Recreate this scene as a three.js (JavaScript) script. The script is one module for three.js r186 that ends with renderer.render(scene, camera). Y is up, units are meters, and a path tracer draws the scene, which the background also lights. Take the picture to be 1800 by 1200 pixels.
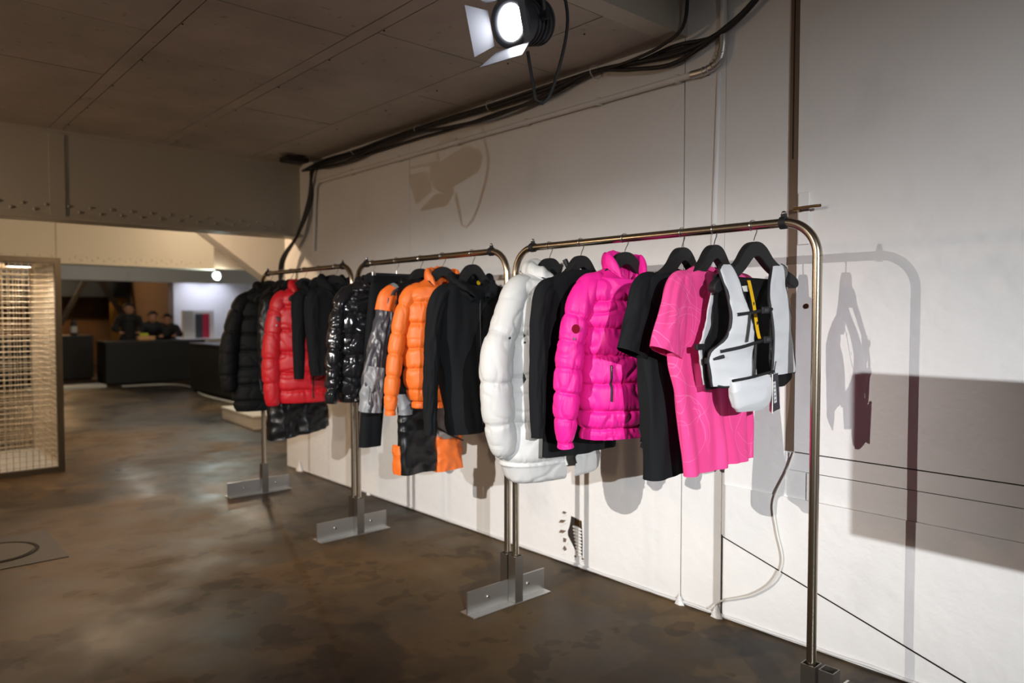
import * as THREE from 'three';
import { ImprovedNoise } from 'three/addons/math/ImprovedNoise.js';
import { RoundedBoxGeometry } from 'three/addons/geometries/RoundedBoxGeometry.js';
import { MarchingCubes } from 'three/addons/objects/MarchingCubes.js';
import { mergeGeometries } from 'three/addons/utils/BufferGeometryUtils.js';

// ---------------------------------------------------------------- camera, light, exposure
const scene = new THREE.Scene();
scene.background = new THREE.Color(0x000000);
const camera = new THREE.PerspectiveCamera(49.88, 1.5, 0.05, 60);
camera.position.set(0, 1.47, 0);
{
  const yaw = THREE.MathUtils.degToRad(41.8), pitch = Math.atan(48 / 1290);
  camera.lookAt(Math.sin(yaw) * Math.cos(pitch), 1.47 - Math.sin(pitch), -Math.cos(yaw) * Math.cos(pitch));
}
camera.focus = 2.95; camera.userData.fStop = 1.6;
const renderer = new THREE.WebGLRenderer({ antialias: true });
renderer.toneMapping = THREE.LinearToneMapping;
renderer.toneMappingExposure = 1.0;
renderer.shadowMap.enabled = true;

const KEY_RIGHT = { pos: [-2.2, 2.72, 4.6], aim: [3.1, 0.95, -1.0], cd: 226, color: [0.94, 0.97, 1], angle: 0.44, penumbra: 1 };   // lamp behind the camera
const KEY_LEFT = { pos: [-2.75, 2.55, -2.05], aim: [3.1, 0.62, -3.4], cd: 90, color: [1, 0.94, 0.87], angle: 0.51, penumbra: 1 };  // lamp across the room
const CROSS = { pos: [1.75, 2.50, -1.97], aim: [-1.95, 1.4, -1.53], cd: 22, color: [0.93, 0.95, 1], angle: 0.6, penumbra: 0.5 };         // the lamp in view

// ---------------------------------------------------------------- helpers
const noise3 = new ImprovedNoise();
const N = (x, y, z) => noise3.noise(x + 31.7, y + 17.3, z + 5.1);
const clamp = THREE.MathUtils.clamp, lerp = THREE.MathUtils.lerp, smooth = THREE.MathUtils.smoothstep;
let rs = 12345;
const rnd = () => { rs = (rs * 1664525 + 1013904223) >>> 0; return rs / 4294967296; };
const taken = new Map();
function numbered(n) { const k = taken.get(n) || 0; taken.set(n, k + 1); return k ? n + '_' + String(k).padStart(3, '0') : n; }
function shade(o) { o.castShadow = true; o.receiveShadow = true; return o; }
function mesh(name, geo, mat, parent) {
  const m = shade(new THREE.Mesh(geo, mat));
  m.name = parent ? name : numbered(name);
  (parent || scene).add(m);
  return m;
}
function thing(name, label, category, pos = [0, 0, 0], turn = 0, group) {
  const g = new THREE.Group(); g.name = numbered(name); g.position.set(...pos); g.rotation.y = turn;
  g.userData = { label, category }; if (group) g.userData.group = group;
  scene.add(g); return g;
}
function tag(o, label, category, group) { o.userData.label = label; o.userData.category = category; if (group) o.userData.group = group; return o; }
function struct(o) { o.userData.kind = 'structure'; return o; }
function boxUV(g) {
  const p = g.attributes.position, n = g.attributes.normal, uv = new Float32Array(p.count * 2);
  for (let i = 0; i < p.count; i++) {
    const ax = Math.abs(n.getX(i)), ay = Math.abs(n.getY(i)), az = Math.abs(n.getZ(i));
    let a, b;
    if (ax >= ay && ax >= az) { a = p.getZ(i); b = p.getY(i); } else if (ay >= az) { a = p.getX(i); b = p.getZ(i); } else { a = p.getX(i); b = p.getY(i); }
    uv[2 * i] = a; uv[2 * i + 1] = b;
  }
  g.setAttribute('uv', new THREE.BufferAttribute(uv, 2)); return g;
}
function box(x0, x1, y0, y1, z0, z1) {
  const g = new THREE.BoxGeometry(Math.abs(x1 - x0), Math.abs(y1 - y0), Math.abs(z1 - z0));
  g.translate((x0 + x1) / 2, (y0 + y1) / 2, (z0 + z1) / 2); return boxUV(g);
}
function rbox(w, h, d, r, x = 0, y = 0, z = 0) { const g = new RoundedBoxGeometry(w, h, d, 2, r); g.translate(x, y, z); return boxUV(g); }
function cyl(r0, r1, h, seg = 20) { return new THREE.CylinderGeometry(r0, r1, h, seg); }
function tube(pts, r, seg = 40, rad = 8, closed = false) {
  return new THREE.TubeGeometry(new THREE.CatmullRomCurve3(pts.map((p) => new THREE.Vector3(...p)), closed, 'centripetal'), seg, r, rad, closed);
}
function rod(a, b, r, seg = 8) {
  const A = new THREE.Vector3(...a), B = new THREE.Vector3(...b), d = B.clone().sub(A);
  const g = new THREE.CylinderGeometry(r, r, d.length(), seg);
  g.applyQuaternion(new THREE.Quaternion().setFromUnitVectors(new THREE.Vector3(0, 1, 0), d.clone().normalize()));
  g.translate((A.x + B.x) / 2, (A.y + B.y) / 2, (A.z + B.z) / 2); return g;
}
function extr(pts, depth, bevel = 0.003) {
  const s = new THREE.Shape(pts.map((p) => new THREE.Vector2(...p)));
  const g = new THREE.ExtrudeGeometry(s, { depth, bevelEnabled: bevel > 0, bevelSize: bevel, bevelThickness: bevel, bevelSegments: 2, curveSegments: 12 });
  return g;
}

// ---------------------------------------------------------------- textures and materials
function valueNoise(P, seed) {   // periodic value noise, period P cells
  const t = new Float32Array(P * P); let s = seed >>> 0;
  for (let i = 0; i < P * P; i++) { s = (s * 1664525 + 1013904223) >>> 0; t[i] = s / 4294967296; }
  return (u, v) => {
    u *= P; v *= P; const i = Math.floor(u), j = Math.floor(v); let fx = u - i, fy = v - j; fx = fx * fx * (3 - 2 * fx); fy = fy * fy * (3 - 2 * fy);
    const i0 = ((i % P) + P) % P, i1 = (i0 + 1) % P, j0 = ((j % P) + P) % P, j1 = (j0 + 1) % P;
    return (t[j0 * P + i0] * (1 - fx) + t[j0 * P + i1] * fx) * (1 - fy) + (t[j1 * P + i0] * (1 - fx) + t[j1 * P + i1] * fx) * fy;
  };
}
function fbm(P, seed, oct) { const f = []; for (let k = 0; k < oct; k++) f.push(valueNoise(P << k, seed + k * 101)); return (u, v) => { let a = 0, w = 0.5, tot = 0; for (const g of f) { a += w * g(u, v); tot += w; w *= 0.55; } return a / tot; }; }
function dataTex(size, fn, srgb, rep) {
  const d = new Uint8Array(size * size * 4);
  for (let y = 0; y < size; y++) for (let x = 0; x < size; x++) { const c = fn(x / size, y / size), k = (y * size + x) * 4; d[k] = clamp(c[0], 0, 255); d[k + 1] = clamp(c[1], 0, 255); d[k + 2] = clamp(c[2], 0, 255); d[k + 3] = 255; }
  const t = new THREE.DataTexture(d, size, size); t.wrapS = t.wrapT = THREE.RepeatWrapping; t.magFilter = THREE.LinearFilter; t.minFilter = THREE.LinearMipmapLinearFilter; t.generateMipmaps = true;
  if (srgb) t.colorSpace = THREE.SRGBColorSpace; t.repeat.set(1 / rep, 1 / rep); t.needsUpdate = true; return t;
}
const grey = (v) => [v, v, v];
// concrete floor: brown patches, dark oil stains, pale worn spots
const fA = fbm(4, 7, 6), fB = fbm(3, 77, 5), fC = fbm(10, 311, 5), fD = fbm(30, 911, 4), fE = fbm(5, 1234, 5);
const fF = fbm(160, 4321, 2);
const floorMap = dataTex(1536, (u, v) => {
  const a = fA(u + 0.05 * fC(u, v), v + 0.05 * fC(v, u)), b = fB(v, u), c = fC(u, v), d = fD(u, v), e = fE(u + 0.04 * d, v);
  let t = 0.58 + 1.7 * (a - 0.5) + 1.1 * (c - 0.5) + 0.7 * (d - 0.5);
  t -= 0.34 * smooth(e, 0.55, 0.585) + 0.20 * smooth(c + 0.25 * (e - 0.5), 0.60, 0.635);   // oil and water stains
  t += 0.30 * smooth(fC(v + 0.37, u), 0.62, 0.66) + 0.10 * smooth(b, 0.55, 0.62);          // worn pale patches
  t -= 0.34 * smooth(d, 0.665, 0.70);                                                       // pits
  const crack = Math.abs(fE(v + 0.2, u + 0.6 + 0.03 * d) - 0.5); t -= 0.22 * (1 - smooth(crack, 0.0015, 0.005)) * smooth(fB(u, v + 0.5), 0.5, 0.58);
  const warm = 0.5 + 1.4 * (b - 0.5);
  t = clamp(t, 0.05, 1.15);
  t = 0.27 + 0.80 * t + 0.10 * (fF(u, v) - 0.5); return [(58 + 24 * warm) * t + 10, (49 + 13 * warm) * t + 8, (35 - 2 * warm) * t + 7];
}, true, 6);
const floorRough = dataTex(512, (u, v) => grey(122 + 130 * (fC(u, v) - 0.5) + 70 * (fD(u, v) - 0.5)), false, 6);
const floorBump = dataTex(512, (u, v) => grey(128 + 120 * (fC(u, v) - 0.5) + 90 * (fD(u, v) - 0.5)), false, 6);
const wN = fbm(6, 51, 6), wM = fbm(40, 52, 4);
const wallBump = dataTex(1024, (u, v) => grey(128 + 70 * (wN(u, v) - 0.5) + 130 * (wM(u, v) - 0.5)), false, 2);
const wallMap = dataTex(512, (u, v) => { const s = 226 + 7 * (wN(v, u) - 0.5) - 5 * smooth(wN(u + 0.3, v), 0.66, 0.80); return [s, s - 1, s - 3]; }, true, 2);
const ceilMap = dataTex(512, (u, v) => { const s = 176 + 40 * (wN(u, v) - 0.5) - 26 * smooth(wM(u, v), 0.73, 0.82); return [s, s * 0.955, s * 0.90]; }, true, 2);
const brushed = dataTex(256, (u, v) => grey(128 + 120 * (wM(u * 0.2, v * 3) - 0.5)), false, 0.3);
const cN = fbm(32, 99, 3);
const clothBump = dataTex(256, (u, v) => grey(128 + 160 * (cN(u, v) - 0.5) + 30 * Math.sin(u * 256 * 0.8) * Math.sin(v * 256 * 0.8)), false, 0.14);

const M = {
  floor: new THREE.MeshPhysicalMaterial({ map: floorMap, roughnessMap: floorRough, roughness: 1, specularIntensity: 0.55, bumpMap: floorBump, bumpScale: 0.0012 }),
  wall: new THREE.MeshStandardMaterial({ map: wallMap, roughness: 0.55, bumpMap: wallBump, bumpScale: 0.005 }),
  ceiling: new THREE.MeshStandardMaterial({ map: ceilMap, roughness: 0.8, bumpMap: wallBump, bumpScale: 0.004 }),
  gap: new THREE.MeshStandardMaterial({ color: 0x2a231d, roughness: 0.95 }),
  beam: new THREE.MeshStandardMaterial({ color: 0xb9b4a6, roughness: 0.5, bumpMap: wallBump, bumpScale: 0.003 }),
  steel: new THREE.MeshStandardMaterial({ color: 0xb3a795, roughness: 0.26, metalness: 1 }),
  alu: new THREE.MeshStandardMaterial({ color: 0xc9c9c7, roughness: 0.38, metalness: 1, bumpMap: brushed, bumpScale: 0.0004 }),
  socket: new THREE.MeshStandardMaterial({ color: 0x8f8a84, roughness: 0.42, metalness: 1 }),
  chrome: new THREE.MeshStandardMaterial({ color: 0xd8d8d8, roughness: 0.18, metalness: 1 }),
  brass: new THREE.MeshStandardMaterial({ color: 0x8d7650, roughness: 0.35, metalness: 1 }),
  hanger: new THREE.MeshStandardMaterial({ color: 0x141517, roughness: 0.6 }),
  rubber: new THREE.MeshStandardMaterial({ color: 0x17171a, roughness: 0.6 }),
  cable: new THREE.MeshStandardMaterial({ color: 0x1f1f21, roughness: 0.55 }),
  whitePlastic: new THREE.MeshStandardMaterial({ color: 0xd5d2cb, roughness: 0.5 }),
  wood: new THREE.MeshStandardMaterial({ color: 0x6b5848, roughness: 0.75 }),
  blackLam: new THREE.MeshStandardMaterial({ color: 0x131315, roughness: 0.5 }),
  blackTop: new THREE.MeshStandardMaterial({ color: 0x26282c, roughness: 0.35 }),
  lampBody: new THREE.MeshStandardMaterial({ color: 0x3a3b40, roughness: 0.5 }),
  flap: new THREE.MeshStandardMaterial({ color: 0x6b6c72, roughness: 0.45 }),
  skin: new THREE.MeshStandardMaterial({ color: 0xb98567, roughness: 0.6 }),
  hair: new THREE.MeshStandardMaterial({ color: 0x171310, roughness: 0.7 }),
  label: new THREE.MeshStandardMaterial({ color: 0xe6e4e0, roughness: 0.7 }),
  yellow: new THREE.MeshStandardMaterial({ color: 0xf2c015, roughness: 0.6 }),
  wire: new THREE.MeshStandardMaterial({ color: 0xcfc6b4, roughness: 0.5, metalness: 0.3 }),
  cageFrameShaded: new THREE.MeshStandardMaterial({ color: 0x5a5348, roughness: 0.5, metalness: 0.3 }),  // front frame only: its unlit side is put into this darker colour
};
function cloth(rgb, rough = 0.8, extra = {}) {
  return new THREE.MeshPhysicalMaterial({ color: new THREE.Color().setRGB(...rgb), roughness: rough, side: THREE.DoubleSide, bumpMap: clothBump, bumpScale: extra.bump ?? 0.0008, ...extra.opt });
}
const C = {
  pink: cloth([0.84, 0.016, 0.30], 0.5, { bump: 0.0003, opt: { specularIntensity: 0.7 } }),
  orange: cloth([0.86, 0.17, 0.022], 0.5, { bump: 0.0003 }),
  red: cloth([0.62, 0.012, 0.022], 0.45, { bump: 0.0003 }),
  white: cloth([0.60, 0.60, 0.59], 0.5, { bump: 0.0003 }),
  whiteVest: cloth([0.62, 0.63, 0.65], 0.45, { bump: 0.0006 }),
  gloss: cloth([0.012, 0.012, 0.014], 0.16, { bump: 0.0001, opt: { clearcoat: 0.6, clearcoatRoughness: 0.12 } }),
  blackPuff: cloth([0.008, 0.009, 0.0095], 0.62, { opt: { specularIntensity: 0.5 } }),
  black: cloth([0.0065, 0.0075, 0.009], 0.85, { opt: { specularIntensity: 0.4 } }),
  blackTee: cloth([0.0075, 0.009, 0.0105], 0.8, { opt: { specularIntensity: 0.4 } }),
  blackLining: cloth([0.009, 0.009, 0.010], 0.7, { opt: { specularIntensity: 0.4 } }),
  satinBlack: cloth([0.007, 0.007, 0.008], 0.35, { bump: 0.0002, opt: { specularIntensity: 0.7 } }),
  greyNylon: cloth([0.055, 0.055, 0.066], 0.35, { bump: 0.0002 }),
  paleGrey: cloth([0.24, 0.25, 0.265], 0.4, { bump: 0.0002 }),
  darkRed: cloth([0.22, 0.002, 0.02], 0.8, { opt: { specularIntensity: 0.3 } }),
};
C.clearFilm = cloth([0.36, 0.34, 0.34], 0.3, { bump: 0.0002 });
{ // pink T-shirt: tone-on-tone contour lines printed on the cloth
  const cv = document.createElement('canvas'); cv.width = cv.height = 1024; const g = cv.getContext('2d');
  g.fillStyle = 'rgb(240,72,146)'; g.fillRect(0, 0, 1024, 1024);
  g.lineWidth = 2.6; g.strokeStyle = 'rgba(255,150,196,0.42)';
  for (let k = 0; k < 46; k++) {
    const cx = 120 + 800 * rnd(), cy = 80 + 860 * rnd(), r0 = 40 + 130 * rnd();
    for (let j = 0; j < 2; j++) {
      g.beginPath();
      const a0 = rnd() * 6.28, a1 = a0 + 1.2 + rnd() * 2.4;
      for (let a = a0; a < a1; a += 0.05) { const r = r0 + j * 20 + 26 * N(cx * 0.01 + Math.cos(a), cy * 0.01 + Math.sin(a), k); const x = cx + r * Math.cos(a), y = cy + 1.3 * r * Math.sin(a); a === a0 ? g.moveTo(x, y) : g.lineTo(x, y); }
      g.stroke();
    }
  }
  const t = new THREE.CanvasTexture(cv); t.colorSpace = THREE.SRGBColorSpace; t.wrapS = t.wrapT = THREE.RepeatWrapping; t.magFilter = THREE.LinearFilter;
  C.pinkTee = new THREE.MeshPhysicalMaterial({ map: t, roughness: 0.85, side: THREE.DoubleSide });
}

// ================================================================ THE SETTING
// floor
struct(mesh('floor', box(-5.2, 8.2, -0.2, 0, -24, 7.2), M.floor));
// long white wall on the right, with its fixed pieces
const WX = 3.1;
{
  const w = struct(mesh('wall_right', box(WX, WX + 0.25, 0, 3.9, -6.47, 7.2), M.wall));
  // upper wall panel (big painted leaf) right of the brown strip and the boards below it
  mesh('board', box(WX - 0.010, WX, 0.778, 0.856, -1.60, 2.2), M.wall, w);
  mesh('board', box(WX - 0.007, WX, 0.655, 0.774, -1.52, 2.2), M.wall, w);
  mesh('joint', box(WX - 0.0015, WX - 0.0002, 0.854, 0.864, -1.58, 2.2), M.gap, w); mesh('joint', box(WX - 0.0015, WX - 0.0002, 0.772, 0.780, -1.52, 2.2), M.gap, w);
  mesh('joint', box(WX - 0.0015, WX - 0.0002, 0.03, 3.74, -2.179, -2.171), M.gap, w);
  mesh('strip', box(WX - 0.014, WX, 0.862, 3.9, -1.618, -1.580), M.wood, w);
  mesh('strip_groove', box(WX - 0.017, WX - 0.0135, 2.15, 3.9, -1.602, -1.598), M.gap, w);
  // left sheeting: two full-height sheets with an open joint
  mesh('panel', box(WX - 0.006, WX, 0.03, 3.9, -2.172, -1.945), M.wall, w);
  mesh('panel', box(WX - 0.005, WX, 0.03, 3.9, -4.60, -2.178), M.wall, w);
  mesh('panel', box(WX - 0.006, WX, 0.03, 3.9, -6.46, -4.604), M.wall, w);
  mesh('panel', box(WX - 0.004, WX, 0.41, 3.9, -1.942, -1.620), M.wall, w);
  // sheet above the slanted joint, standing proud of the kick panel below it
  const s = extr([[-1.93, 0.404], [-0.885, 0.085], [-0.64, 0.008], [2.2, 0.008], [2.2, 0.65], [-1.93, 0.65]], 0.010, 0.002);
  s.rotateY(-Math.PI / 2); s.translate(WX - 0.001, 0, 0);
  mesh('panel', boxUV(s), M.wall, w);
  const j = extr([[-1.945, 0.405], [-1.93, 0.404], [-0.885, 0.083], [-0.64, 0.006], [-0.66, 0.004], [-0.89, 0.072], [-1.938, 0.393], [-1.938, 0.02], [-1.945, 0.02]], 0.001, 0); j.rotateY(-Math.PI / 2); j.translate(WX - 0.0005, 0, 0);
  mesh('joint', j, M.gap, w);
  // torn plaster at the foot of the joints
  for (const [z, h, t] of [[-2.17, 0.055, 0.03], [-1.955, 0.075, 0.035], [-6.44, 0.10, 0.06], [-5.2, 0.03, 0.03]]) {
    const g = new THREE.ConeGeometry(t, h, 5); g.scale(0.5, 1, 1); g.translate(WX - 0.02, h / 2, z); mesh('plaster_shard', g, M.wall, w);
  }
  // bead of torn paint along the foot of the wall
  const pts = []; for (let z = -6.4; z <= 2; z += 0.12) pts.push([WX - 0.006 - 0.006 * rnd(), 0.012 + 0.006 * rnd(), z]);
  mesh('paint_bead', tube(pts, 0.007, 260, 6), M.wall, w);
  // white rib (painted-over pipe) going up the wall
  mesh('painted_pipe', rod([WX - 0.002, 1.3, -2.02], [WX - 0.002, 2.62, -1.98], 0.014, 12), M.wall, w);
}
// hole in the wall
{
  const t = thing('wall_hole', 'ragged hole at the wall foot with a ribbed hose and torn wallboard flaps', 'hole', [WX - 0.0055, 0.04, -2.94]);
  const flat = (pts, d = 0.001) => { const g = extr(pts, d, 0); g.rotateY(-Math.PI / 2); return g; };
  mesh('hole_shade', flat([[-0.001, 0.25], [0.043, 0.245], [0.082, 0.237], [0.085, 0.198], [0.09, 0.124], [0.090, 0.03], [0.049, 0.034], [0.024, 0.068], [-0.001, 0.099], [-0.026, 0.13], [-0.028, 0.155], [-0.016, 0.18], [-0.006, 0.215]]), M.gap, t);  // flat dark sheet on the solid wall, painting the shade inside the hole
  for (let k = 0; k < 9; k++) {
    const f = k / 8, g = new THREE.SphereGeometry(0.5, 14, 8); g.scale(0.014, 0.020, 0.074 - 0.026 * f); g.rotateX(0.10);
    const r = mesh('hose_rib', g, M.whitePlastic, t); r.position.set(-0.004, 0.190 - 0.152 * f, 0.050 + 0.014 * f);
  }
  mesh('brass_bracket', rbox(0.010, 0.040, 0.034, 0.003, -0.005, 0.222, 0.060), M.brass, t);
  for (const [z, y, l, h, a] of [[-0.077, 0.251, 0.034, 0.012, 0.15], [-0.105, 0.188, 0.056, 0.013, 0.32], [-0.105, 0.128, 0.056, 0.014, 0.28], [-0.066, 0.080, 0.03, 0.020, 0.5], [-0.071, 0.040, 0.028, 0.022, -0.2], [0.022, 0.016, 0.02, 0.010, 0], [0.080, 0.016, 0.018, 0.010, 0]]) {
    const f = new THREE.Group(); f.name = 'torn_flap'; f.scale.set(1, 1.7, 1.25); f.position.set(0, y, z); f.rotation.x = -a; t.add(f);
    mesh('tear', flat([[0, 0], [l * 0.35, h * 0.7], [l, h * 0.3], [l * 0.5, -h * 0.25]]), M.wood, f);
    const c = new THREE.ConeGeometry(h * 0.55, l * 1.1, 8, 1, true, 0, 3.6); c.rotateX(Math.PI / 2); c.translate(-0.003, -h * 0.45, l * 0.62); mesh('curl', c, M.wall, f);
  }
}
// other walls, closed room
struct(mesh('wall_left', box(-5.2, -5.0, 0, 3.9, -24, 7.2), M.wall));
struct(mesh('wall_front', box(-5.2, 8.2, 0, 3.9, 7.0, 7.2), M.wall));
struct(mesh('wall_return', box(WX, 8.2, 0, 3.9, -6.75, -6.47), M.wall));
struct(mesh('wall_far_right', box(8.0, 8.2, 0, 3.9, -24, -6.5), M.wall));
const brownWall = new THREE.MeshStandardMaterial({ map: dataTex(256, (u, v) => { const s = 0.7 + 0.8 * (fB(u, v) - 0.5); return [150 * s, 112 * s, 78 * s]; }, true, 3), roughness: 0.8 });
struct(mesh('wall_back', box(-5.2, 8.2, 0, 3.9, -24.2, -24), brownWall));
struct(mesh('wall_back_white', box(6.0, 8.05, 0, 3.9, -19.8, -19.6), M.wall));
struct(mesh('wall_back_side', box(5.9, 6.02, 0, 3.9, -24, -19.6), M.wood));
// low ceiling slab of boards between the riser and the first beam
{
  const c = struct(mesh('ceiling', box(-5.1, WX + 0.02, 2.852, 3.0, -6.5, -2.27), M.gap));
  const cols = []; for (let x = 2.64; x > -5.0; x -= 0.752) cols.push(x);
  const pm = []; for (let k = 0; k < 5; k++) { const m = M.ceiling.clone(); const s = 0.94 + 0.03 * k; m.color.setRGB(s, s, s); pm.push(m); }
  const edges = [[2.66, WX], ...cols.slice(0, -1).map((x, i) => [cols[i + 1] + 0.045, x - 0.045])];
  edges.forEach(([x0, x1], i) => {
    let z = -6.44 - 0.28 * (i % 3) * 0.5;
    while (z < -2.27) {
      const z1 = Math.min(z + 0.86, -2.272), za = Math.max(z, -6.47);
      if (z1 - za > 0.05) mesh('panel', box(x0, x1, 2.836 + 0.003 * rnd(), 2.856, za + 0.0025, z1 - 0.0025), pm[Math.floor(rnd() * 5)], c);
      z += 0.86;
    }
  });
  for (const x of cols) { mesh('batten', box(x - 0.038, x + 0.038, 2.838, 2.856, -6.47, -2.275), pm[2], c); }
  // nail heads and broken corners along the battens
  for (const x of cols.slice(0, 5)) for (let z = -6.2; z < -2.4; z += 0.62) { const s = new THREE.SphereGeometry(0.006, 8, 6); s.scale(1, 0.5, 1); s.translate(x + 0.046, 2.834, z + 0.1 * rnd()); mesh('nail_head', s, M.gap, c); }
  // riser up to the high ceiling
  const r = struct(mesh('trim_riser', box(-5.1, WX + 0.02, 2.835, 3.9, -2.272, -2.16), M.beam)); r.position.z = -0.0;
}
struct(mesh('ceiling_high', box(-5.2, WX + 0.25, 3.75, 3.95, -2.3, 7.2), M.ceiling));
struct(mesh('ceiling_back', box(-5.2, 8.2, 3.05, 3.3, -24.2, -6.4), M.ceiling));
// riveted beams
function beam(name, z, x0, x1, y0, y1, t, rivets, st) {
  const b = struct(mesh(name, box(x0, x1, y0, y1, z - t, z), M.beam));
  mesh('flange', box(x0, x1, y0 - 0.012, y0 + 0.012, z - t - 0.05, z + 0.05), M.beam, b);
  mesh('flange', box(x0, x1, y1 - 0.03, y1, z - 0.02, z + 0.05), M.beam, b);
  for (let x = st; x > x0; x -= 2.4) mesh('stiffener', box(x, x + 0.10, y0 + 0.01, y1 - 0.03, z - 0.01, z + 0.012), M.beam, b);
  if (rivets) { const g = new THREE.SphereGeometry(0.013, 10, 6, 0, 6.2832, 0, 1.5708); g.rotateX(Math.PI / 2);
    for (let i = 0, x = Math.max(x0, 0.2); x < x1 - 0.2; x += 0.073, i++) { const m = mesh('rivet', g, M.beam, b); m.position.set(x, y0 + (i % 2 ? 0.055 : 0.095), z + 0.001); } }
  return b;
}
beam('trim_1', -6.40, -5.0, WX + 0.004, 2.19, 2.85, 0.16, true, 1.10);
beam('trim_2', -12.1, -5.0, 4.35, 2.20, 3.05, 0.2, true, 2.15);
struct(mesh('trim_3', box(-5.0, 8.0, 2.235, 3.05, -18.9, -18.6), M.wall));
struct(mesh('trim_4', box(4.35, 8.0, 2.22, 3.05, -12.35, -12.15), M.wood));
// sloping underside of a stair beyond the first beam
{
  const s = extr([[2.38, 3.05], [2.68, 2.60], [3.14, 2.27], [3.62, 1.93], [4.9, 1.05], [8.0, 1.05], [8.0, 3.05]].map((p) => p), 0.25, 0.004);
  s.translate(0, 0, -8.75);
  struct(mesh('trim_5', boxUV(s), M.wall));
}

// ================================================================ LAMPS
function stageLamp(spec, label, emit, parentPos, opts = {}) {
  const t = thing('stage_lamp', label, 'lamp', spec.pos);
  const dir = new THREE.Vector3(...spec.aim).sub(new THREE.Vector3(...spec.pos)).normalize();
  const q = new THREE.Quaternion().setFromUnitVectors(new THREE.Vector3(0, 0, 1), dir);
  const up = new THREE.Matrix4().lookAt(new THREE.Vector3(0, 0, 0), dir.clone().negate(), new THREE.Vector3(0, 1, 0));
  q.setFromRotationMatrix(up);
  const head = new THREE.Group(); head.name = 'head'; head.quaternion.copy(q); t.add(head);
  // local: +z is the way the lamp faces
  const prof = [[0.0, -0.20], [0.055, -0.195], [0.072, -0.17], [0.078, -0.05], [0.078, -0.012], [0.088, -0.010], [0.088, 0.0], [0.064, 0.0], [0.062, -0.02]].map(([x, y]) => new THREE.Vector2(x, y));
  const hg = new THREE.LatheGeometry(prof, 36); hg.rotateX(Math.PI / 2); mesh('housing', hg, M.lampBody, head);
  for (let k = 0; k < 5; k++) { const f = new THREE.TorusGeometry(0.079, 0.004, 6, 36); f.translate(0, 0, -0.16 + k * 0.022); mesh('cooling_fin', f, M.lampBody, head); }
  const lens = new THREE.CircleGeometry(0.062, 36); lens.translate(0, 0, -0.018);
  mesh('lens', lens, new THREE.MeshStandardMaterial({ color: 0xffffff, roughness: 0.2, emissive: new THREE.Color().setRGB(...spec.color), emissiveIntensity: emit }), head);
  const flapShape = extr([[-0.078, 0], [0.078, 0], [0.10, 0.13], [-0.10, 0.13]], 0.0015, 0.0004);
  const flapSmall = extr([[-0.06, 0], [0.06, 0], [0.088, 0.12], [-0.088, 0.12]], 0.0015, 0.0004);
  for (let k = 0; k < 4; k++) {
    const g = (k % 2 ? flapSmall : flapShape).clone(); g.scale(1, opts.flap ?? 1, 1);
    g.rotateX(Math.PI / 2 + 0.0 - (opts.open?.[k] ?? 0.45)); g.translate(0, 0.084, 0.006); g.rotateZ(k * Math.PI / 2);
    mesh('barn_door', g, M.flap, head);
  }
  for (const s of [-1, 1]) { const k = cyl(0.016, 0.016, 0.03, 14); k.rotateZ(Math.PI / 2); k.translate(s * 0.10, 0, -0.08); mesh('knob', k, M.rubber, head); }
  const yoke = tube([[-0.098, 0, -0.08], [-0.098, 0.10, -0.085], [-0.07, 0.155, -0.085], [0, 0.165, -0.085], [0.07, 0.155, -0.085], [0.098, 0.10, -0.085], [0.098, 0, -0.08]], 0.008, 40, 8);
  mesh('yoke', yoke, M.lampBody, head);
  const top = new THREE.Vector3(0, 0.165, -0.085).applyQuaternion(q);
  mesh('hanging_rod', rod([top.x, top.y, top.z], [top.x, (opts.ceil ?? 3.75) - spec.pos[1], top.z], 0.012, 10), M.lampBody, t);
  const back = new THREE.Vector3(0, -0.05, -0.19).applyQuaternion(q);
  if (opts.loop) mesh('cable', tube(opts.loop, 0.006, 60, 8), M.cable, t);
  else mesh('cable', tube([[back.x, back.y, back.z], [back.x * 1.3, back.y - 0.12, back.z * 1.3], [top.x + 0.05, top.y - 0.05, top.z + 0.04], [top.x, (opts.ceil ?? 3.75) - spec.pos[1], top.z + 0.03]], 0.006, 50, 8), M.cable, t);
  const L = new THREE.SpotLight(new THREE.Color().setRGB(...spec.color), spec.cd, 0, spec.angle, spec.penumbra, 2);
  L.name = 'spot_light'; L.position.set(0, 0, -0.010); L.castShadow = true; L.shadow.mapSize.set(2048, 2048); L.shadow.bias = -0.0005; L.shadow.radius = opts.size ?? 2.2;
  const tg = new THREE.Object3D(); tg.name = 'aim'; tg.position.set(0, 0, 4); head.add(L); head.add(tg); L.target = tg;
  return t;
}
stageLamp(KEY_RIGHT, 'stage lamp behind the camera throwing cool light on the racks', 12, null, { open: [-0.54, 0.45, -0.45, 0.45], size: 1 });
stageLamp(KEY_LEFT, 'stage lamp across the room facing the garment racks', 12, null, { open: [-0.46, 0.45, -0.50, 0.45], size: 0.5 });
stageLamp(CROSS, 'glowing stage lamp with barn doors hanging below the ceiling', 60, null, {
  open: [0.5, 0.42, 0.5, 0.42], flap: 0.72,
  loop: [[0.05, -0.10, 0.04], [0.062, -0.20, 0.052], [0.075, -0.285, 0.07], [0.10, -0.27, 0.085], [0.145, -0.12, 0.115], [0.165, 0.02, 0.125], [0.15, 0.16, 0.11], [0.13, 0.6, 0.09], [0.13, 1.24, 0.09]],
});
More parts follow.
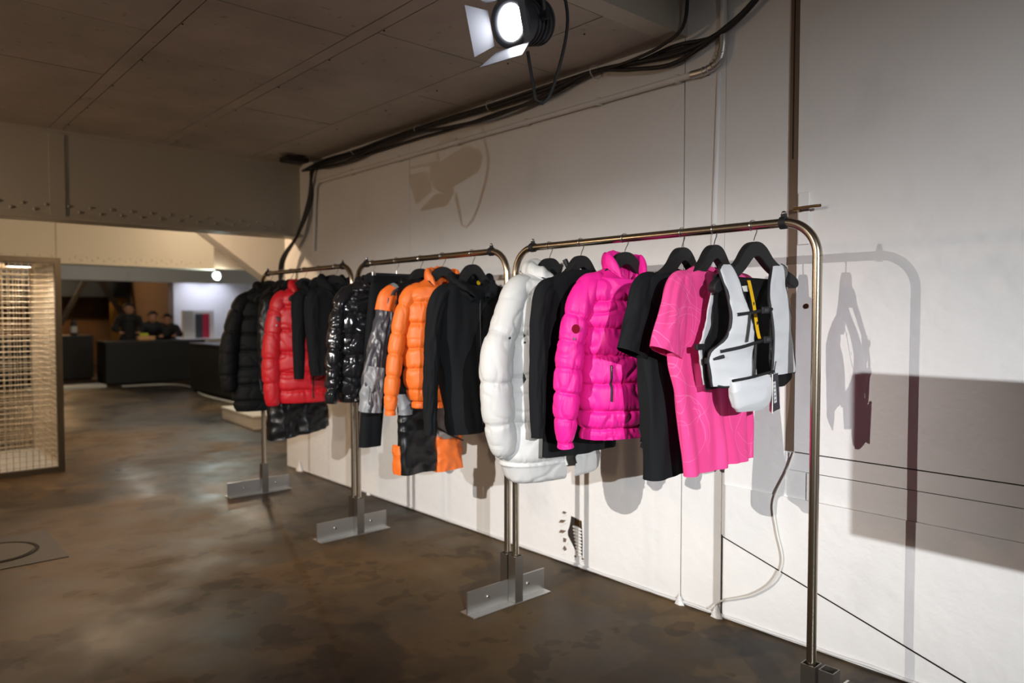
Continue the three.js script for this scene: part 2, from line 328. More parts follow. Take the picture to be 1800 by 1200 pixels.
// unseen board added outside the frame to cast the rectangular shadow on the wall
{
  const t = thing('shadow_board', 'unseen dark board on a slim stand, added to cast the wall shadow', 'sign', [1.3, 0, 0.69]);
  mesh('board', box(-0.012, 0.012, 1.286, 1.73, 0, 0.9), M.blackLam, t);
  mesh('stand', rod([0, 0, 0.5], [0, 1.29, 0.5], 0.014, 10), M.lampBody, t);
  mesh('base', box(-0.18, 0.18, 0, 0.012, 0.3, 0.7), M.lampBody, t);
}
// ceiling lamps of the back rooms, with some added fill lamps
function downlight(pos, label, color, cd, w, emit, cord = 0) {
  const t = thing('ceiling_lamp', label, 'lamp', pos);
  mesh('housing', rbox(w, 0.05, w, 0.01, 0, 0.03, 0), M.whitePlastic, t);
  if (cord) mesh('cord', rod([0, 0.05, 0], [0, cord, 0], 0.006), M.cable, t);
  const g = new THREE.PlaneGeometry(w * 0.86, w * 0.86); g.rotateX(Math.PI / 2); g.translate(0, 0.004, 0);
  mesh('diffuser', g, new THREE.MeshStandardMaterial({ color: 0xffffff, emissive: new THREE.Color().setRGB(...color), emissiveIntensity: emit }), t);
  const L = new THREE.PointLight(new THREE.Color().setRGB(...color), cd, 0, 2); L.name = 'light'; L.position.set(0, -0.06, 0); L.castShadow = true; L.shadow.radius = 4; t.add(L);
  return t;
}
downlight([1.6, 2.95, -7.7], 'warm square ceiling lamp between the two riveted beams', [1, 0.70, 0.44], 14, 0.4, 4);
downlight([4.2, 2.95, -10.6], 'warm ceiling lamp above the low plinth', [1, 0.74, 0.50], 6, 0.4, 4);
downlight([4.1, 2.9, -15.6], 'pale fill lamp added above the long black counter', [1, 0.93, 0.78], 3, 0.4, 4);  // added out of sight to brighten the lintel beyond the counter
downlight([-1.4, 2.15, -5.4], 'unseen warm fill lamp added over the left part of the hall', [1, 0.68, 0.42], 7, 0.4, 4, 0.68);  // added out of view as warm fill for the ceiling and beam
downlight([3.6, 2.9, -21.6], 'dim amber ceiling lamp in the far back room', [1, 0.62, 0.30], 10, 0.4, 4);
{ // small spot below the far beam, washing the white back wall
  const t = thing('spot_lamp', 'small bright spot lamp under the far warm-lit beam', 'lamp', [4.42, 2.12, -12.25]);
  const b = cyl(0.05, 0.065, 0.12, 18); b.rotateX(-1.25); mesh('housing', b, M.lampBody, t);
  const l = new THREE.SphereGeometry(0.055, 14, 10); l.scale(1, 1, 0.6); l.translate(0.01, -0.035, 0.04); mesh('bulb', l, new THREE.MeshStandardMaterial({ color: 0xffffff, emissive: 0xe8fff8, emissiveIntensity: 8 }), t);
  mesh('stem', rod([0, 0.03, 0], [0, 0.10, 0], 0.012), M.lampBody, t);
  const L = new THREE.PointLight(0xe8fff8, 4, 0, 2); L.name = 'light'; L.position.set(0.02, -0.06, 0.13); L.castShadow = true; t.add(L);
}
{ // wall washer in the back room
  const t = thing('wall_washer', 'cool wall washer lamp above the white back wall', 'lamp', [6.75, 2.62, -19.1]);
  mesh('housing', rbox(0.9, 0.06, 0.12, 0.01, 0, 0.04, 0), M.lampBody, t);
  const g = new THREE.PlaneGeometry(0.85, 0.10); g.rotateX(Math.PI / 2); mesh('diffuser', g, new THREE.MeshStandardMaterial({ color: 0xffffff, emissive: 0xdfe4ff, emissiveIntensity: 6 }), t);
  for (const x of [-0.3, 0.3]) { const L = new THREE.SpotLight(0xdfe4ff, 3.2, 0, 1.0, 0.7, 2); L.name = 'light'; L.position.set(x, -0.02, 0); L.castShadow = true; const a = new THREE.Object3D(); a.name = 'aim'; a.position.set(x, -1.6, -0.35); t.add(L); t.add(a); L.target = a; }
}

// ================================================================ CABLES AND CONDUIT
{
  const runs = [[0.018, 0], [0.016, 1], [0.014, 2], [0.011, 3], [0.013, 4]];
  const bundle = thing('cable_bundle', 'bundle of black cables clipped along the ceiling edge and down the corner', 'cables', [0, 0, 0]);
  for (const [r, k] of runs) {
    const p = [];
    const down = [[2.99, 1.62, -6.60], [3.0 - 0.015 * k, 1.95, -6.57], [3.02 - 0.01 * k, 2.2, -6.30 + 0.03 * (k % 3)], [3.06, 2.5, -6.16 + 0.03 * k], [3.055 - 0.01 * k, 2.74, -6.06]];
    if (k < 3) p.push(...down); else p.push([3.06, 2.77, -6.28]);
    for (let z = -5.8; z < -2.95; z += 0.45) p.push([3.055 - 0.022 * (k % 3) - 0.012 * N(z * 0.8, k, 0), 2.79 - 0.015 * (k % 4) + 0.03 * N(z * 0.9, k * 3.1, 2) - (k === 2 ? 0.03 * (1 + Math.sin(z * 3.2)) : 0), z]);
    if (k === 3) p.push([3.05, 2.79, -2.75], [3.03, 2.782, -2.48], [3.0, 2.795, -2.24], [2.98, 2.84, -2.11], [2.97, 2.98, -2.075], [2.97, 3.74, -2.07]);
    else if (k === 2) p.push([3.05, 2.80, -2.75], [3.05, 2.745, -2.48], [3.05, 2.71, -2.2], [3.05, 2.79, -1.95], [3.05, 2.88, -1.78], [3.05, 3.2, -1.5], [3.06, 3.74, -1.2]);
    else p.push([3.055, 2.80, -2.75], [3.055, 2.775, -2.45], [3.055, 2.755 + 0.01 * k, -2.2], [3.055, 2.78, -1.98], [3.055, 2.84, -1.83], [3.055, 3.0, -1.66], [3.06, 3.74, -1.3]);
    mesh('cable', tube(p, r * 0.78, 180, 8), M.cable, bundle);
  }
  const c = thing('conduit', 'white painted conduit pipe below the ceiling cables with steel elbow', 'pipe', [WX - 0.03, 2.635, 0]);
  mesh('pipe', rod([0, 0, -6.0], [0, 0, -2.10], 0.016, 14), M.wall, c);
  mesh('elbow', tube([[0, 0, -2.12], [0, 0.002, -2.03], [0, 0.03, -1.965], [0, 0.10, -1.945], [0, 0.16, -1.945]], 0.020, 24, 14), M.alu, c);
  for (let k = 0; k < 6; k++) { const g = new THREE.TorusGeometry(0.021, 0.003, 6, 16); g.rotateY(0); g.rotateX(-0.25 * k); const a = k * 0.26; g.translate(0, 0.055 * (1 - Math.cos(a)) * 1.6, -2.05 + 0.1 * Math.sin(a)); mesh('rib', g, M.alu, c); }
  mesh('riser', rod([0, 0.16, -1.945], [0, 1.1, -1.945], 0.016, 14), M.wall, c);
  mesh('drop', tube([[0, 0, -5.98], [0, -0.03, -6.03], [0, -0.12, -6.05], [0, -0.6, -6.10]], 0.014, 20, 10), M.wall, c);
  for (const z of [-5.4, -4.7, -4.0, -3.3, -2.72, -2.2]) mesh('clip', rbox(0.034, 0.044, 0.02, 0.004, 0.003, 0, z), M.whitePlastic, c);
  for (const z of [-5.3, -4.4, -3.6, -2.72]) { const g = new THREE.TorusGeometry(0.046, 0.003, 6, 24); g.scale(1, 0.75, 1); mesh('clip', g, M.wall, bundle).position.set(3.045, 2.788, z); }
  const v = thing('ceiling_vent', 'small dark square fitting on the ceiling by the beam corner', 'vent', [2.86, 2.80, -6.02]);
  mesh('plate', rbox(0.20, 0.04, 0.16, 0.006), M.gap, v);
  for (let k = 0; k < 4; k++) mesh('slat', box(-0.085, 0.085, -0.026, -0.02, -0.06 + k * 0.034, -0.04 + k * 0.034), M.lampBody, v);
  // white flex hanging from the board edge down to the floor
  tag(mesh('white_cable', tube([[3.083, 0.86, -1.575], [3.078, 0.78, -1.60], [3.076, 0.62, -1.665], [3.076, 0.5, -1.65], [3.076, 0.36, -1.62], [3.076, 0.26, -1.66], [3.076, 0.17, -1.76], [3.076, 0.12, -1.86], [3.078, 0.085, -1.935], [3.07, 0.03, -1.99]], 0.0045, 90, 8), M.whitePlastic), 'white flex hanging from the wall board down to the kick panel', 'cable');
}
// tall painted door leaf with its lever handle, back plate and lock
{
  const d = struct(mesh('door_1', box(WX - 0.012, WX - 0.0005, 0.862, 3.74, -1.578, 2.2), M.wall));
  const t = new THREE.Group(); t.name = 'handle'; t.position.set(WX - 0.012, 1.885, -1.545); d.add(t);
  mesh('back_plate', rbox(0.010, 0.225, 0.05, 0.003, -0.005, 0, 0), M.wall, t);
  const n = cyl(0.010, 0.010, 0.04, 14); n.rotateZ(Math.PI / 2); n.translate(-0.028, 0.04, -0.02); mesh('spindle', n, M.brass, t);
  mesh('lever', tube([[-0.05, 0.04, -0.025], [-0.052, 0.041, 0.01], [-0.052, 0.042, 0.07], [-0.050, 0.042, 0.095]], 0.0062, 24, 10), M.brass, t);
  const k = new THREE.Group(); k.name = 'lock'; k.position.set(WX - 0.014, 1.505, -1.53); d.add(k);
  const c = cyl(0.011, 0.012, 0.008, 20); c.rotateZ(Math.PI / 2); mesh('rose', c, M.brass, k);
  const h = cyl(0.004, 0.004, 0.004, 10); h.rotateZ(Math.PI / 2); h.translate(-0.004, 0, 0); mesh('keyhole', h, M.gap, k);
}

// ================================================================ RACKS
const RX = 2.475, BY = 1.795;
const ZB = [-5.86, -4.335, -2.772, -1.158];
const rackLabel = ['far steel garment rail holding the red puffer', 'middle steel garment rail holding the orange puffer', 'nearest steel garment rail holding the pink puffer and white vest'];
for (let i = 0; i < 3; i++) {
  const z0 = ZB[i] + 0.032, z1 = ZB[i + 1] - 0.032, R = 0.125, r = 0.0165;
  const t = thing('garment_rail', rackLabel[i], 'rail', [RX, 0, (z0 + z1) / 2], 0, 'steel garment rails');
  const a = z0 - (z0 + z1) / 2, b = -a;
  const path = new THREE.CurvePath();
  path.add(new THREE.LineCurve3(new THREE.Vector3(0, 0.045, a), new THREE.Vector3(0, BY - R, a)));
  const mk = (f) => { const p = []; for (let k = 0; k <= 10; k++) p.push(f(k / 10 * Math.PI / 2)); return new THREE.CatmullRomCurve3(p); };
  const up = (g, n) => mesh(n, g, M.steel, t);
  up(rod([0, 0.03, a], [0, BY - R, a], r, 24), 'upright');
  up(new THREE.TubeGeometry(mk((th) => new THREE.Vector3(0, BY - R + R * Math.sin(th), a + R - R * Math.cos(th))), 24, r, 20), 'bend');
  up(rod([0, BY, a + R], [0, BY, b - R], r, 24), 'bar');
  up(new THREE.TubeGeometry(mk((th) => new THREE.Vector3(0, BY - R + R * Math.cos(th), b - R + R * Math.sin(th))), 24, r, 20), 'bend');
  up(rod([0, 0.03, b], [0, BY - R, b], r, 24), 'upright');
  for (const z of [a + R, b - R]) {
    const g = cyl(0.0225, 0.0225, 0.022, 24); g.rotateX(Math.PI / 2); g.translate(0, BY, z); const c = mesh('clamp', g, M.rubber, t);
    const s = new THREE.SphereGeometry(0.009, 12, 10); s.translate(0, BY + 0.034, z); mesh('clamp_screw', s, M.chrome, c);
    mesh('clamp_ear', rbox(0.012, 0.018, 0.020, 0.003, 0, BY + 0.024, z), M.rubber, c);
  }
}
const baseLabels = ['far rail foot of aluminium tee bar, single socket', 'aluminium tee rail foot between the far and middle rails', 'aluminium tee rail foot between the middle and nearest rails', 'rail foot with an empty socket at the bottom right edge'];
ZB.forEach((z, i) => {
  const t = thing('rail_foot', baseLabels[i], 'rail foot', [RX - 0.03, 0, z], 0, 'aluminium rail feet');
  const turn = [0.08, 0.0, 0.09, 0.0][i]; t.rotation.y = 0;
  mesh('flange', rbox(0.52, 0.008, 0.11, 0.002, 0, 0.004, 0), M.alu, t);
  const webs = [[-0.26, 0.26]];
  for (const [x0, x1] of webs) mesh('web', box(x0, x1, 0.008, 0.118, -0.004, 0.004), M.alu, t);
  for (const x of [-0.13, 0.14]) for (const s of [-1, 1]) { const g = cyl(0.009, 0.009, 0.006, 6); g.rotateX(Math.PI / 2); g.translate(x, 0.065, s * 0.007); mesh('bolt', g, M.chrome, t); }
  const sides = i === 0 ? [1] : [-1, 1];
  for (const s of sides) {   // square tube sockets, open at the top
    const g = [box(0.03 - 0.026, 0.03 + 0.026, 0.009, 0.245, s * 0.032 - 0.026, s * 0.032 - 0.0225), box(0.03 - 0.026, 0.03 + 0.026, 0.009, 0.245, s * 0.032 + 0.0225, s * 0.032 + 0.026),
      box(0.03 - 0.026, 0.03 - 0.0225, 0.009, 0.245, s * 0.032 - 0.0225, s * 0.032 + 0.0225), box(0.03 + 0.0225, 0.03 + 0.026, 0.009, 0.245, s * 0.032 - 0.0225, s * 0.032 + 0.0225)];
    mesh('socket', mergeGeometries(g), M.socket, t);
  }
});

// ================================================================ HANGERS AND GARMENTS
function hanger(z, turn, tilt, label, kind = 'arms', stem = 0) {
  const t = thing('coat_hanger', label, 'hanger', [RX, BY, z], turn, 'coat hangers on the rails'); t.rotation.z = tilt;
  const R = 0.0205, pts = [];
  for (let k = -6; k <= 18; k++) { const a = k / 18 * Math.PI; pts.push([-R * Math.cos(a) * 1.0, R * Math.sin(a), 0]); }
  pts.push([0.018, -0.022, 0], [0.008, -0.040, 0], [0.002, -0.055, 0], [0, -0.085, 0]);
  mesh('hook', tube(pts, 0.0023, 60, 8), M.chrome, t);
  if (kind === 'arms') {
    const s = new THREE.Shape(); s.moveTo(0, -0.062 - stem);
    s.bezierCurveTo(0.035, -0.062 - stem, 0.052, -0.082 - stem, 0.078, -0.118 - stem); s.bezierCurveTo(0.11, -0.155 - stem, 0.16, -0.168 - stem, 0.205, -0.198 - stem); s.bezierCurveTo(0.225, -0.214 - stem, 0.222, -0.236 - stem, 0.20, -0.234 - stem);
    s.bezierCurveTo(0.15, -0.206 - stem, 0.09, -0.185 - stem, 0.045, -0.138 - stem); s.bezierCurveTo(0.02, -0.112 - stem, 0.012, -0.110 - stem, 0, -0.108 - stem);
    s.bezierCurveTo(-0.012, -0.110 - stem, -0.02, -0.112 - stem, -0.045, -0.138 - stem); s.bezierCurveTo(-0.09, -0.185 - stem, -0.15, -0.206 - stem, -0.20, -0.234 - stem);
    s.bezierCurveTo(-0.222, -0.236 - stem, -0.225, -0.214 - stem, -0.205, -0.198 - stem); s.bezierCurveTo(-0.16, -0.168 - stem, -0.11, -0.155 - stem, -0.078, -0.118 - stem); s.bezierCurveTo(-0.052, -0.082 - stem, -0.035, -0.062 - stem, 0, -0.062 - stem);
    const g = new THREE.ExtrudeGeometry(s, { depth: 0.022, bevelEnabled: true, bevelSize: 0.004, bevelThickness: 0.006, bevelSegments: 3, curveSegments: 14 });
    g.translate(0, 0, -0.011); mesh('arms', g, M.hanger, t);
  } else {
    mesh('crossbar', rbox(0.36, 0.022, 0.016, 0.005, 0, -0.088, 0), M.hanger, t);
    for (const x of [-0.165, 0.165]) { mesh('clip', rbox(0.024, 0.055, 0.026, 0.004, x, -0.098, 0), M.chrome, t); }
  }
  return t;
}
function surf(nu, nv, fn, closed) {
  const cols = closed ? nu : nu + 1, pos = new Float32Array(cols * (nv + 1) * 3), uv = new Float32Array(cols * (nv + 1) * 2), idx = [], o = [0, 0, 0];
  for (let j = 0; j <= nv; j++) for (let i = 0; i < cols; i++) {
    fn(i / nu, j / nv, o); const k = j * cols + i; pos[3 * k] = o[0]; pos[3 * k + 1] = o[1]; pos[3 * k + 2] = o[2]; uv[2 * k] = o[0]; uv[2 * k + 1] = o[1];
  }
  for (let j = 0; j < nv; j++) for (let i = 0; i < nu; i++) { const a = j * cols + i, b = j * cols + (i + 1) % cols, c = a + cols, d = b + cols; idx.push(a, c, b, b, c, d); }
  const g = new THREE.BufferGeometry(); g.setAttribute('position', new THREE.BufferAttribute(pos, 3)); g.setAttribute('uv', new THREE.BufferAttribute(uv, 2)); g.setIndex(idx); g.computeVertexNormals(); return g;
}
function catrom(rows, t) {   // rows of numbers, t in 0..1 over the rows
  const n = rows.length - 1, f = clamp(t, 0, 1) * n, i = Math.min(Math.floor(f), n - 1), u = f - i, a = rows[Math.max(i - 1, 0)], b = rows[i], c = rows[i + 1], d = rows[Math.min(i + 2, n)];
  return b.map((_, k) => { const p0 = a[k] ?? 0, p1 = b[k] ?? 0, p2 = c[k] ?? 0, p3 = d[k] ?? 0; return 0.5 * (2 * p1 + (p2 - p0) * u + (2 * p0 - 5 * p1 + 4 * p2 - p3) * u * u + (3 * p1 - p0 - 3 * p2 + p3) * u * u * u); });
}
// padded-channel relief: s = metres along the seam, d = metres past seam i, gap = channel height
function puff(s, d, gap, i, o) {
  const t = clamp(d / gap, 0, 1), e = Math.min(d, gap - d);
  const q = Math.abs(2 * t - 1); let p = (1 - Math.pow(q, 6)) * (0.9 + 0.16 * t);
  const cell = 1 + 0.14 * N(s * 6, i * 3.7, o.seed);
  const near = Math.exp(-Math.max(e, 0) / 0.019), k = i * 5.3 + (t > 0.5 ? 9 : 0), slant = s + 0.35 * e * N(s * 9, k, o.seed + 2);
  const r1 = 1 - Math.abs(N(slant * 30, k, o.seed * 1.7)) * 2.6, r2 = 1 - Math.abs(N(slant * 62, k * 0.7, o.seed + 3)) * 2.6;
  const wr = -near * (1 - Math.exp(-e / 0.005)) * (0.62 * Math.max(0, r1) + 0.3 * Math.max(0, r2)) * o.gather;
  const cr = 0.45 * o.crumple * Math.max(0, 1 - Math.abs(N(s * 8 + d * 5, d * 9 - s * 3, o.seed + i * 1.9)) * 4.5);
  return o.bulge * p * cell + wr - cr;
}
function body(o) {
  const P = { n: 2.5, bulge: 0, gather: 0, crumple: 0, fold: 0, seed: 1, nu: 200, nv: 220, ...o };
  const R = P.rows, len = [0];
  for (let i = 1; i < R.length; i++) len.push(len[i - 1] + Math.hypot(R[i][0] - R[i - 1][0], 0.7 * (R[i][1] - R[i - 1][1])));
  const tot = len[len.length - 1];
  const tOf = (v) => { const L = v * tot; let i = 0; while (i < len.length - 2 && len[i + 1] < L) i++; return (i + (L - len[i]) / (len[i + 1] - len[i])) / (R.length - 1); };
  const tY = (y) => { let a = 0, b = 1; for (let k = 0; k < 40; k++) { const m = (a + b) / 2; if (catrom(R, m)[0] > y) a = m; else b = m; } return (a + b) / 2; };
  const pt = (th, t, off, out) => {
    const [y, xl, xr, d, zc = 0] = catrom(R, t), W = (xr - xl) / 2, xc = (xr + xl) / 2, c = Math.cos(th), s = Math.sin(th), e = 2 / P.n;
    const ux = Math.sign(c) * Math.pow(Math.abs(c), e), uz = Math.sign(s) * Math.pow(Math.abs(s), e);
    let nx = c / Math.max(W, 0.02), nz = s / Math.max(d, 0.02); const nl = Math.hypot(nx, nz) || 1; nx /= nl; nz /= nl;
    const arc = s >= 0 ? ux * W : 2 * W - ux * W;
    let disp = off;
    if (P.seams) { const S = P.seams; let i = 0; while (i < S.length - 2 && y < S[i + 1]) i++; const sag = 0.006 * N(arc * 5, i * 2.2, P.seed + 8); const yy = y + sag; disp += puff(arc, clamp(S[i] - yy, 0, S[i] - S[i + 1]), S[i] - S[i + 1], i + (s < 0 ? 40 : 0), P); }
    let fx = 0, fz = 0;
    if (P.fold) { const r = smooth(-y, P.foldFrom ?? 0.2, P.foldTo ?? 0.7), f = N(arc * 7.5, y * 1.4, P.seed) + 0.55 * N(arc * 15, y * 2.2, P.seed + 9); fz = P.fold * (0.25 + r) * f; disp += 0.25 * P.fold * N(arc * 22, y * 7, P.seed + 4) * 0.5; }
    if (P.crease) disp += P.crease * (0.5 - Math.abs(N(arc * 9 + y * 6, y * 11 - arc * 5, P.seed + 2))) ;
    const bz = P.bend ? P.bend(xc + ux * W, y) : 0;
    out[0] = xc + ux * W + nx * disp + fx; out[1] = y - (P.neck ? P.neck * Math.max(0, s) * (1 - smooth(t, 0, 0.22)) * Math.max(0, 1 - Math.abs(ux) * 0.4) : 0) + (P.hem ? P.hem(ux, s) * smooth(t, 0.75, 1) : 0); out[2] = zc + uz * d + nz * disp + fz + bz;
    return out;
  };
  const gap = P.gap;
  const geo = surf(P.nu, P.nv, (u, v, out) => { const t = tOf(v); const g = gap ? gap(catrom(R, t)[0]) : 0; pt(gap ? Math.PI / 2 + (P.gapOff ?? 0) + g + u * (2 * Math.PI - 2 * g) : u * 2 * Math.PI, t, 0, out); }, !gap);
  const front = (x, y, off = 0) => {   // a point on the front of the garment
    const t = tY(y), [, xl, xr] = catrom(R, t), W = (xr - xl) / 2, xc = (xr + xl) / 2, q = clamp((x - xc) / W, -0.999, 0.999);
    const th = Math.acos(Math.sign(q) * Math.pow(Math.abs(q), P.n / 2)); return pt(th, t, off, [0, 0, 0]).slice();
  };
  const edge = (y, side, off = 0) => { const t = tY(y), g = gap(y); return pt(Math.PI / 2 + (P.gapOff ?? 0) + side * g, t, off, [0, 0, 0]).slice(); };
  return { geo, front, edge };
}
function sleeve(o) {   // path rows [x, y, z, rx, rz]
  const P = { bulge: 0, gather: 0, crumple: 0, fold: 0, seed: 1, nu: 96, nv: 150, mirror: 1, ...o };
  const R = P.path, S = [];
  const K = 200; let prev = null, L = 0; for (let k = 0; k <= K; k++) { const q = catrom(R, k / K); if (prev) L += Math.hypot(q[0] - prev[0], q[1] - prev[1], q[2] - prev[2]); S.push([L, q]); prev = q; }
  const seamL = P.seams ? [-0.02, ...P.seams.map((y) => { for (const [l, q] of S) if (q[1] <= y) return l; return L; }), L + 0.004] : null;
  const geo = surf(P.nu, P.nv, (u, v, out) => {
    const q = catrom(R, v), a = catrom(R, Math.max(0, v - 0.01)), b = catrom(R, Math.min(1, v + 0.01));
    let tx = b[0] - a[0], ty = b[1] - a[1]; const tl = Math.hypot(tx, ty) || 1; tx /= tl; ty /= tl;
    const th = u * 2 * Math.PI, c = Math.cos(th), s = Math.sin(th), nx = -ty, ny = tx;   // in-plane normal; z is the other axis
    const l = S[Math.round(v * K)][0], rad = (q[3] + q[4]) / 2, arc = th * rad;
    let d = 0;
    if (seamL) { let i = 0; while (i < seamL.length - 2 && l >= seamL[i + 1]) i++; const sg = 0.005 * N(arc * 6, i, P.seed); const gp = seamL[i + 1] - seamL[i]; d += puff(arc, clamp(l - seamL[i] + sg, 0, gp), gp, i, P); }
    if (P.fold) d += P.fold * (N(c * 1.6 + 3, l * 5 + s, P.seed) + 0.6 * N(c * 3.1, l * 13 + s * 1.5, P.seed + 5));
    if (P.crease) d += P.crease * (0.5 - Math.abs(N(c * 2 + l * 5, l * 12 - c, P.seed + 2)));
    const rx = q[3] * (P.rs ?? 1) + d, rz = q[4] * (P.rz ?? P.rs ?? 1) + d;
    out[0] = P.mirror * (q[0] + nx * c * rx); out[1] = q[1] + ny * c * rx; out[2] = 0.25 * q[2] + s * rz;
  }, true);
  return geo;
}
function collar(o) {   // standing band round the neck, open at the front
  const P = { rx: 0.085, rz: 0.06, y: -0.135, h: 0.09, th: 0.02, flare: 0.02, gap: 0.5, drop: 0.05, seed: 1, nu: 110, nv: 40, x: 0, z: 0, rough: 0.004, bulge: 0, ...o };
  return surf(P.nu, P.nv, (u, v, out) => {
    const th = Math.PI / 2 + P.gap + u * (2 * Math.PI - 2 * P.gap), c = Math.cos(th), s = Math.sin(th), a = v * 2 * Math.PI;
    const m = Math.min(1, Math.min(u, 1 - u) * 7), end = Math.sqrt(1 - (1 - m) * (1 - m)), n = N(c * 3, s * 3 + 0.5 * v, P.seed) * P.rough * 2;
    const up = 0.5 + 0.5 * Math.sin(a), thick = (P.th + n) * (0.3 + 0.7 * end) * Math.cos(a);
    const fl = P.flare * up * (1 - 0.45 * up) + thick, h = P.h * (0.25 + 0.75 * end);
    out[0] = P.x + c * (P.rx + fl); out[2] = P.z + s * (P.rz + fl); out[1] = P.y - P.drop * Math.max(0, s) - 0.02 * Math.abs(c) * (P.side ?? 1) + h * up + n;
  }, false);
}
function zipTape(parent, pts, w, mat, name = 'zipper') {
  const g = tube(pts, w, 60, 6); return mesh(name, g, mat, parent);
}
function disc(parent, name, p, r, mat, ry = 0, th = 0.004) { const g = cyl(r, r, th, 20); g.rotateX(Math.PI / 2); g.rotateY(ry); const m = mesh(name, g, mat, parent); m.position.set(...p); return m; }
function garment(name, label, category, z, turn = 0, tilt = 0, group) { const t = thing(name, label, category, [RX, BY, z], turn, group); t.rotation.z = tilt; return t; }
function sleeves(t, mat, o, names = 'sleeve') { for (const m of [1, -1]) mesh(names, sleeve({ ...o, mirror: m, seed: (o.seed ?? 1) + (m < 0 ? 11 : 0) }), mat, t); }

// ---- nearest rail
{ // pink puffer
  const z = -2.041; hanger(z, -0.24, 0, 'black hanger in the collar of the hot pink puffer');
  const t = garment('puffer_jacket', 'hot pink quilted puffer jacket on the nearest rail', 'jacket', z, -0.24); t.scale.x = 0.82;
  const b = body({ rows: [[-0.12, -0.085, 0.085, 0.06, 0], [-0.155, -0.15, 0.15, 0.075, 0], [-0.20, -0.225, 0.225, 0.085, 0], [-0.28, -0.25, 0.25, 0.095, 0], [-0.5, -0.255, 0.255, 0.10, 0], [-0.72, -0.262, 0.262, 0.10, 0], [-0.80, -0.25, 0.25, 0.085, 0], [-0.815, -0.245, 0.245, 0.082, 0], [-0.85, -0.248, 0.248, 0.084, 0]],
    seams: [-0.09, -0.27, -0.385, -0.50, -0.615, -0.73, -0.803, -0.855], bulge: 0.018, gather: 0.012, crumple: 0.016, seed: 3, neck: 0.085, nu: 340, nv: 360 });
  mesh('body', b.geo, C.pink, t);
  sleeves(t, C.pink, { path: [[-0.15, -0.19, 0, 0.06, 0.06], [-0.235, -0.23, 0.01, 0.082, 0.07], [-0.30, -0.33, 0.02, 0.085, 0.072], [-0.345, -0.50, 0.035, 0.085, 0.075], [-0.362, -0.64, 0.05, 0.083, 0.075], [-0.375, -0.76, 0.06, 0.072, 0.066], [-0.378, -0.83, 0.065, 0.052, 0.05], [-0.378, -0.855, 0.066, 0.044, 0.042], [-0.376, -0.875, 0.067, 0.046, 0.044]],
    seams: [-0.34, -0.445, -0.55, -0.65, -0.755, -0.853], bulge: 0.0095, gather: 0.006, crumple: 0.012, seed: 5, rs: 0.74, nu: 180, nv: 260 });
  mesh('collar', collar({ rx: 0.088, rz: 0.066, y: -0.155, h: 0.11, th: 0.020, flare: 0.03, gap: 0.74, drop: 0.05, rough: 0.003, seed: 4, lean0: 0 }), C.pink, t);
  mesh('inner_collar', collar({ rx: 0.07, rz: 0.045, y: -0.20, h: 0.085, th: 0.02, flare: 0.0, gap: 0.3, drop: 0.03, rough: 0.008, seed: 9, lean0: 0 }), C.pink, t);
  const zp = []; for (let y = -0.21; y > -0.85; y -= 0.02) zp.push(b.front(0.015, y, 0.002)); const zz = zipTape(t, zp, 0.0055, M.rubber);
  const e = zp[zp.length - 1]; mesh('zip_pull', rbox(0.012, 0.03, 0.006, 0.002, e[0], e[1] - 0.022, e[2] + 0.004), M.chrome, zz);
  mesh('zip_slider', rbox(0.011, 0.03, 0.008, 0.002, 0.012, -0.30, b.front(0.015, -0.30, 0.008)[2]), M.chrome, zz);
  const pk = []; for (let y = -0.535; y > -0.70; y -= 0.015) pk.push(b.front(-0.165 + 0.004 * N(y * 20, 0, 0), y, 0.001)); const pz = zipTape(t, pk, 0.006, M.rubber, 'pocket_zipper');
  mesh('pocket_pull', rbox(0.008, 0.022, 0.006, 0.002, pk[1][0], pk[1][1], pk[1][2] + 0.006), M.chrome, pz);
  const cz = []; for (let k = 0; k <= 20; k++) { const a = Math.PI * (1.06 - 0.44 * k / 20); cz.push([0.113 * Math.cos(a), -0.115 - 0.13 * (k / 20), 0.094 * Math.sin(a) + 0.012]); } zipTape(t, cz, 0.006, M.rubber, 'collar_zipper');
  disc(t, 'badge', [-0.352, -0.385, 0.062], 0.019, C.darkRed, -0.55); disc(t, 'snap_button', [-0.362, -0.425, 0.064], 0.006, M.chrome, -0.5); disc(t, 'snap_button', [-0.372, -0.862, 0.048], 0.008, M.chrome, -0.3);
  mesh('drawcord', tube([[0.045, -0.80, 0.09], [0.05, -0.86, 0.085], [0.048, -0.895, 0.08]], 0.011, 16, 6), M.rubber, t);
}
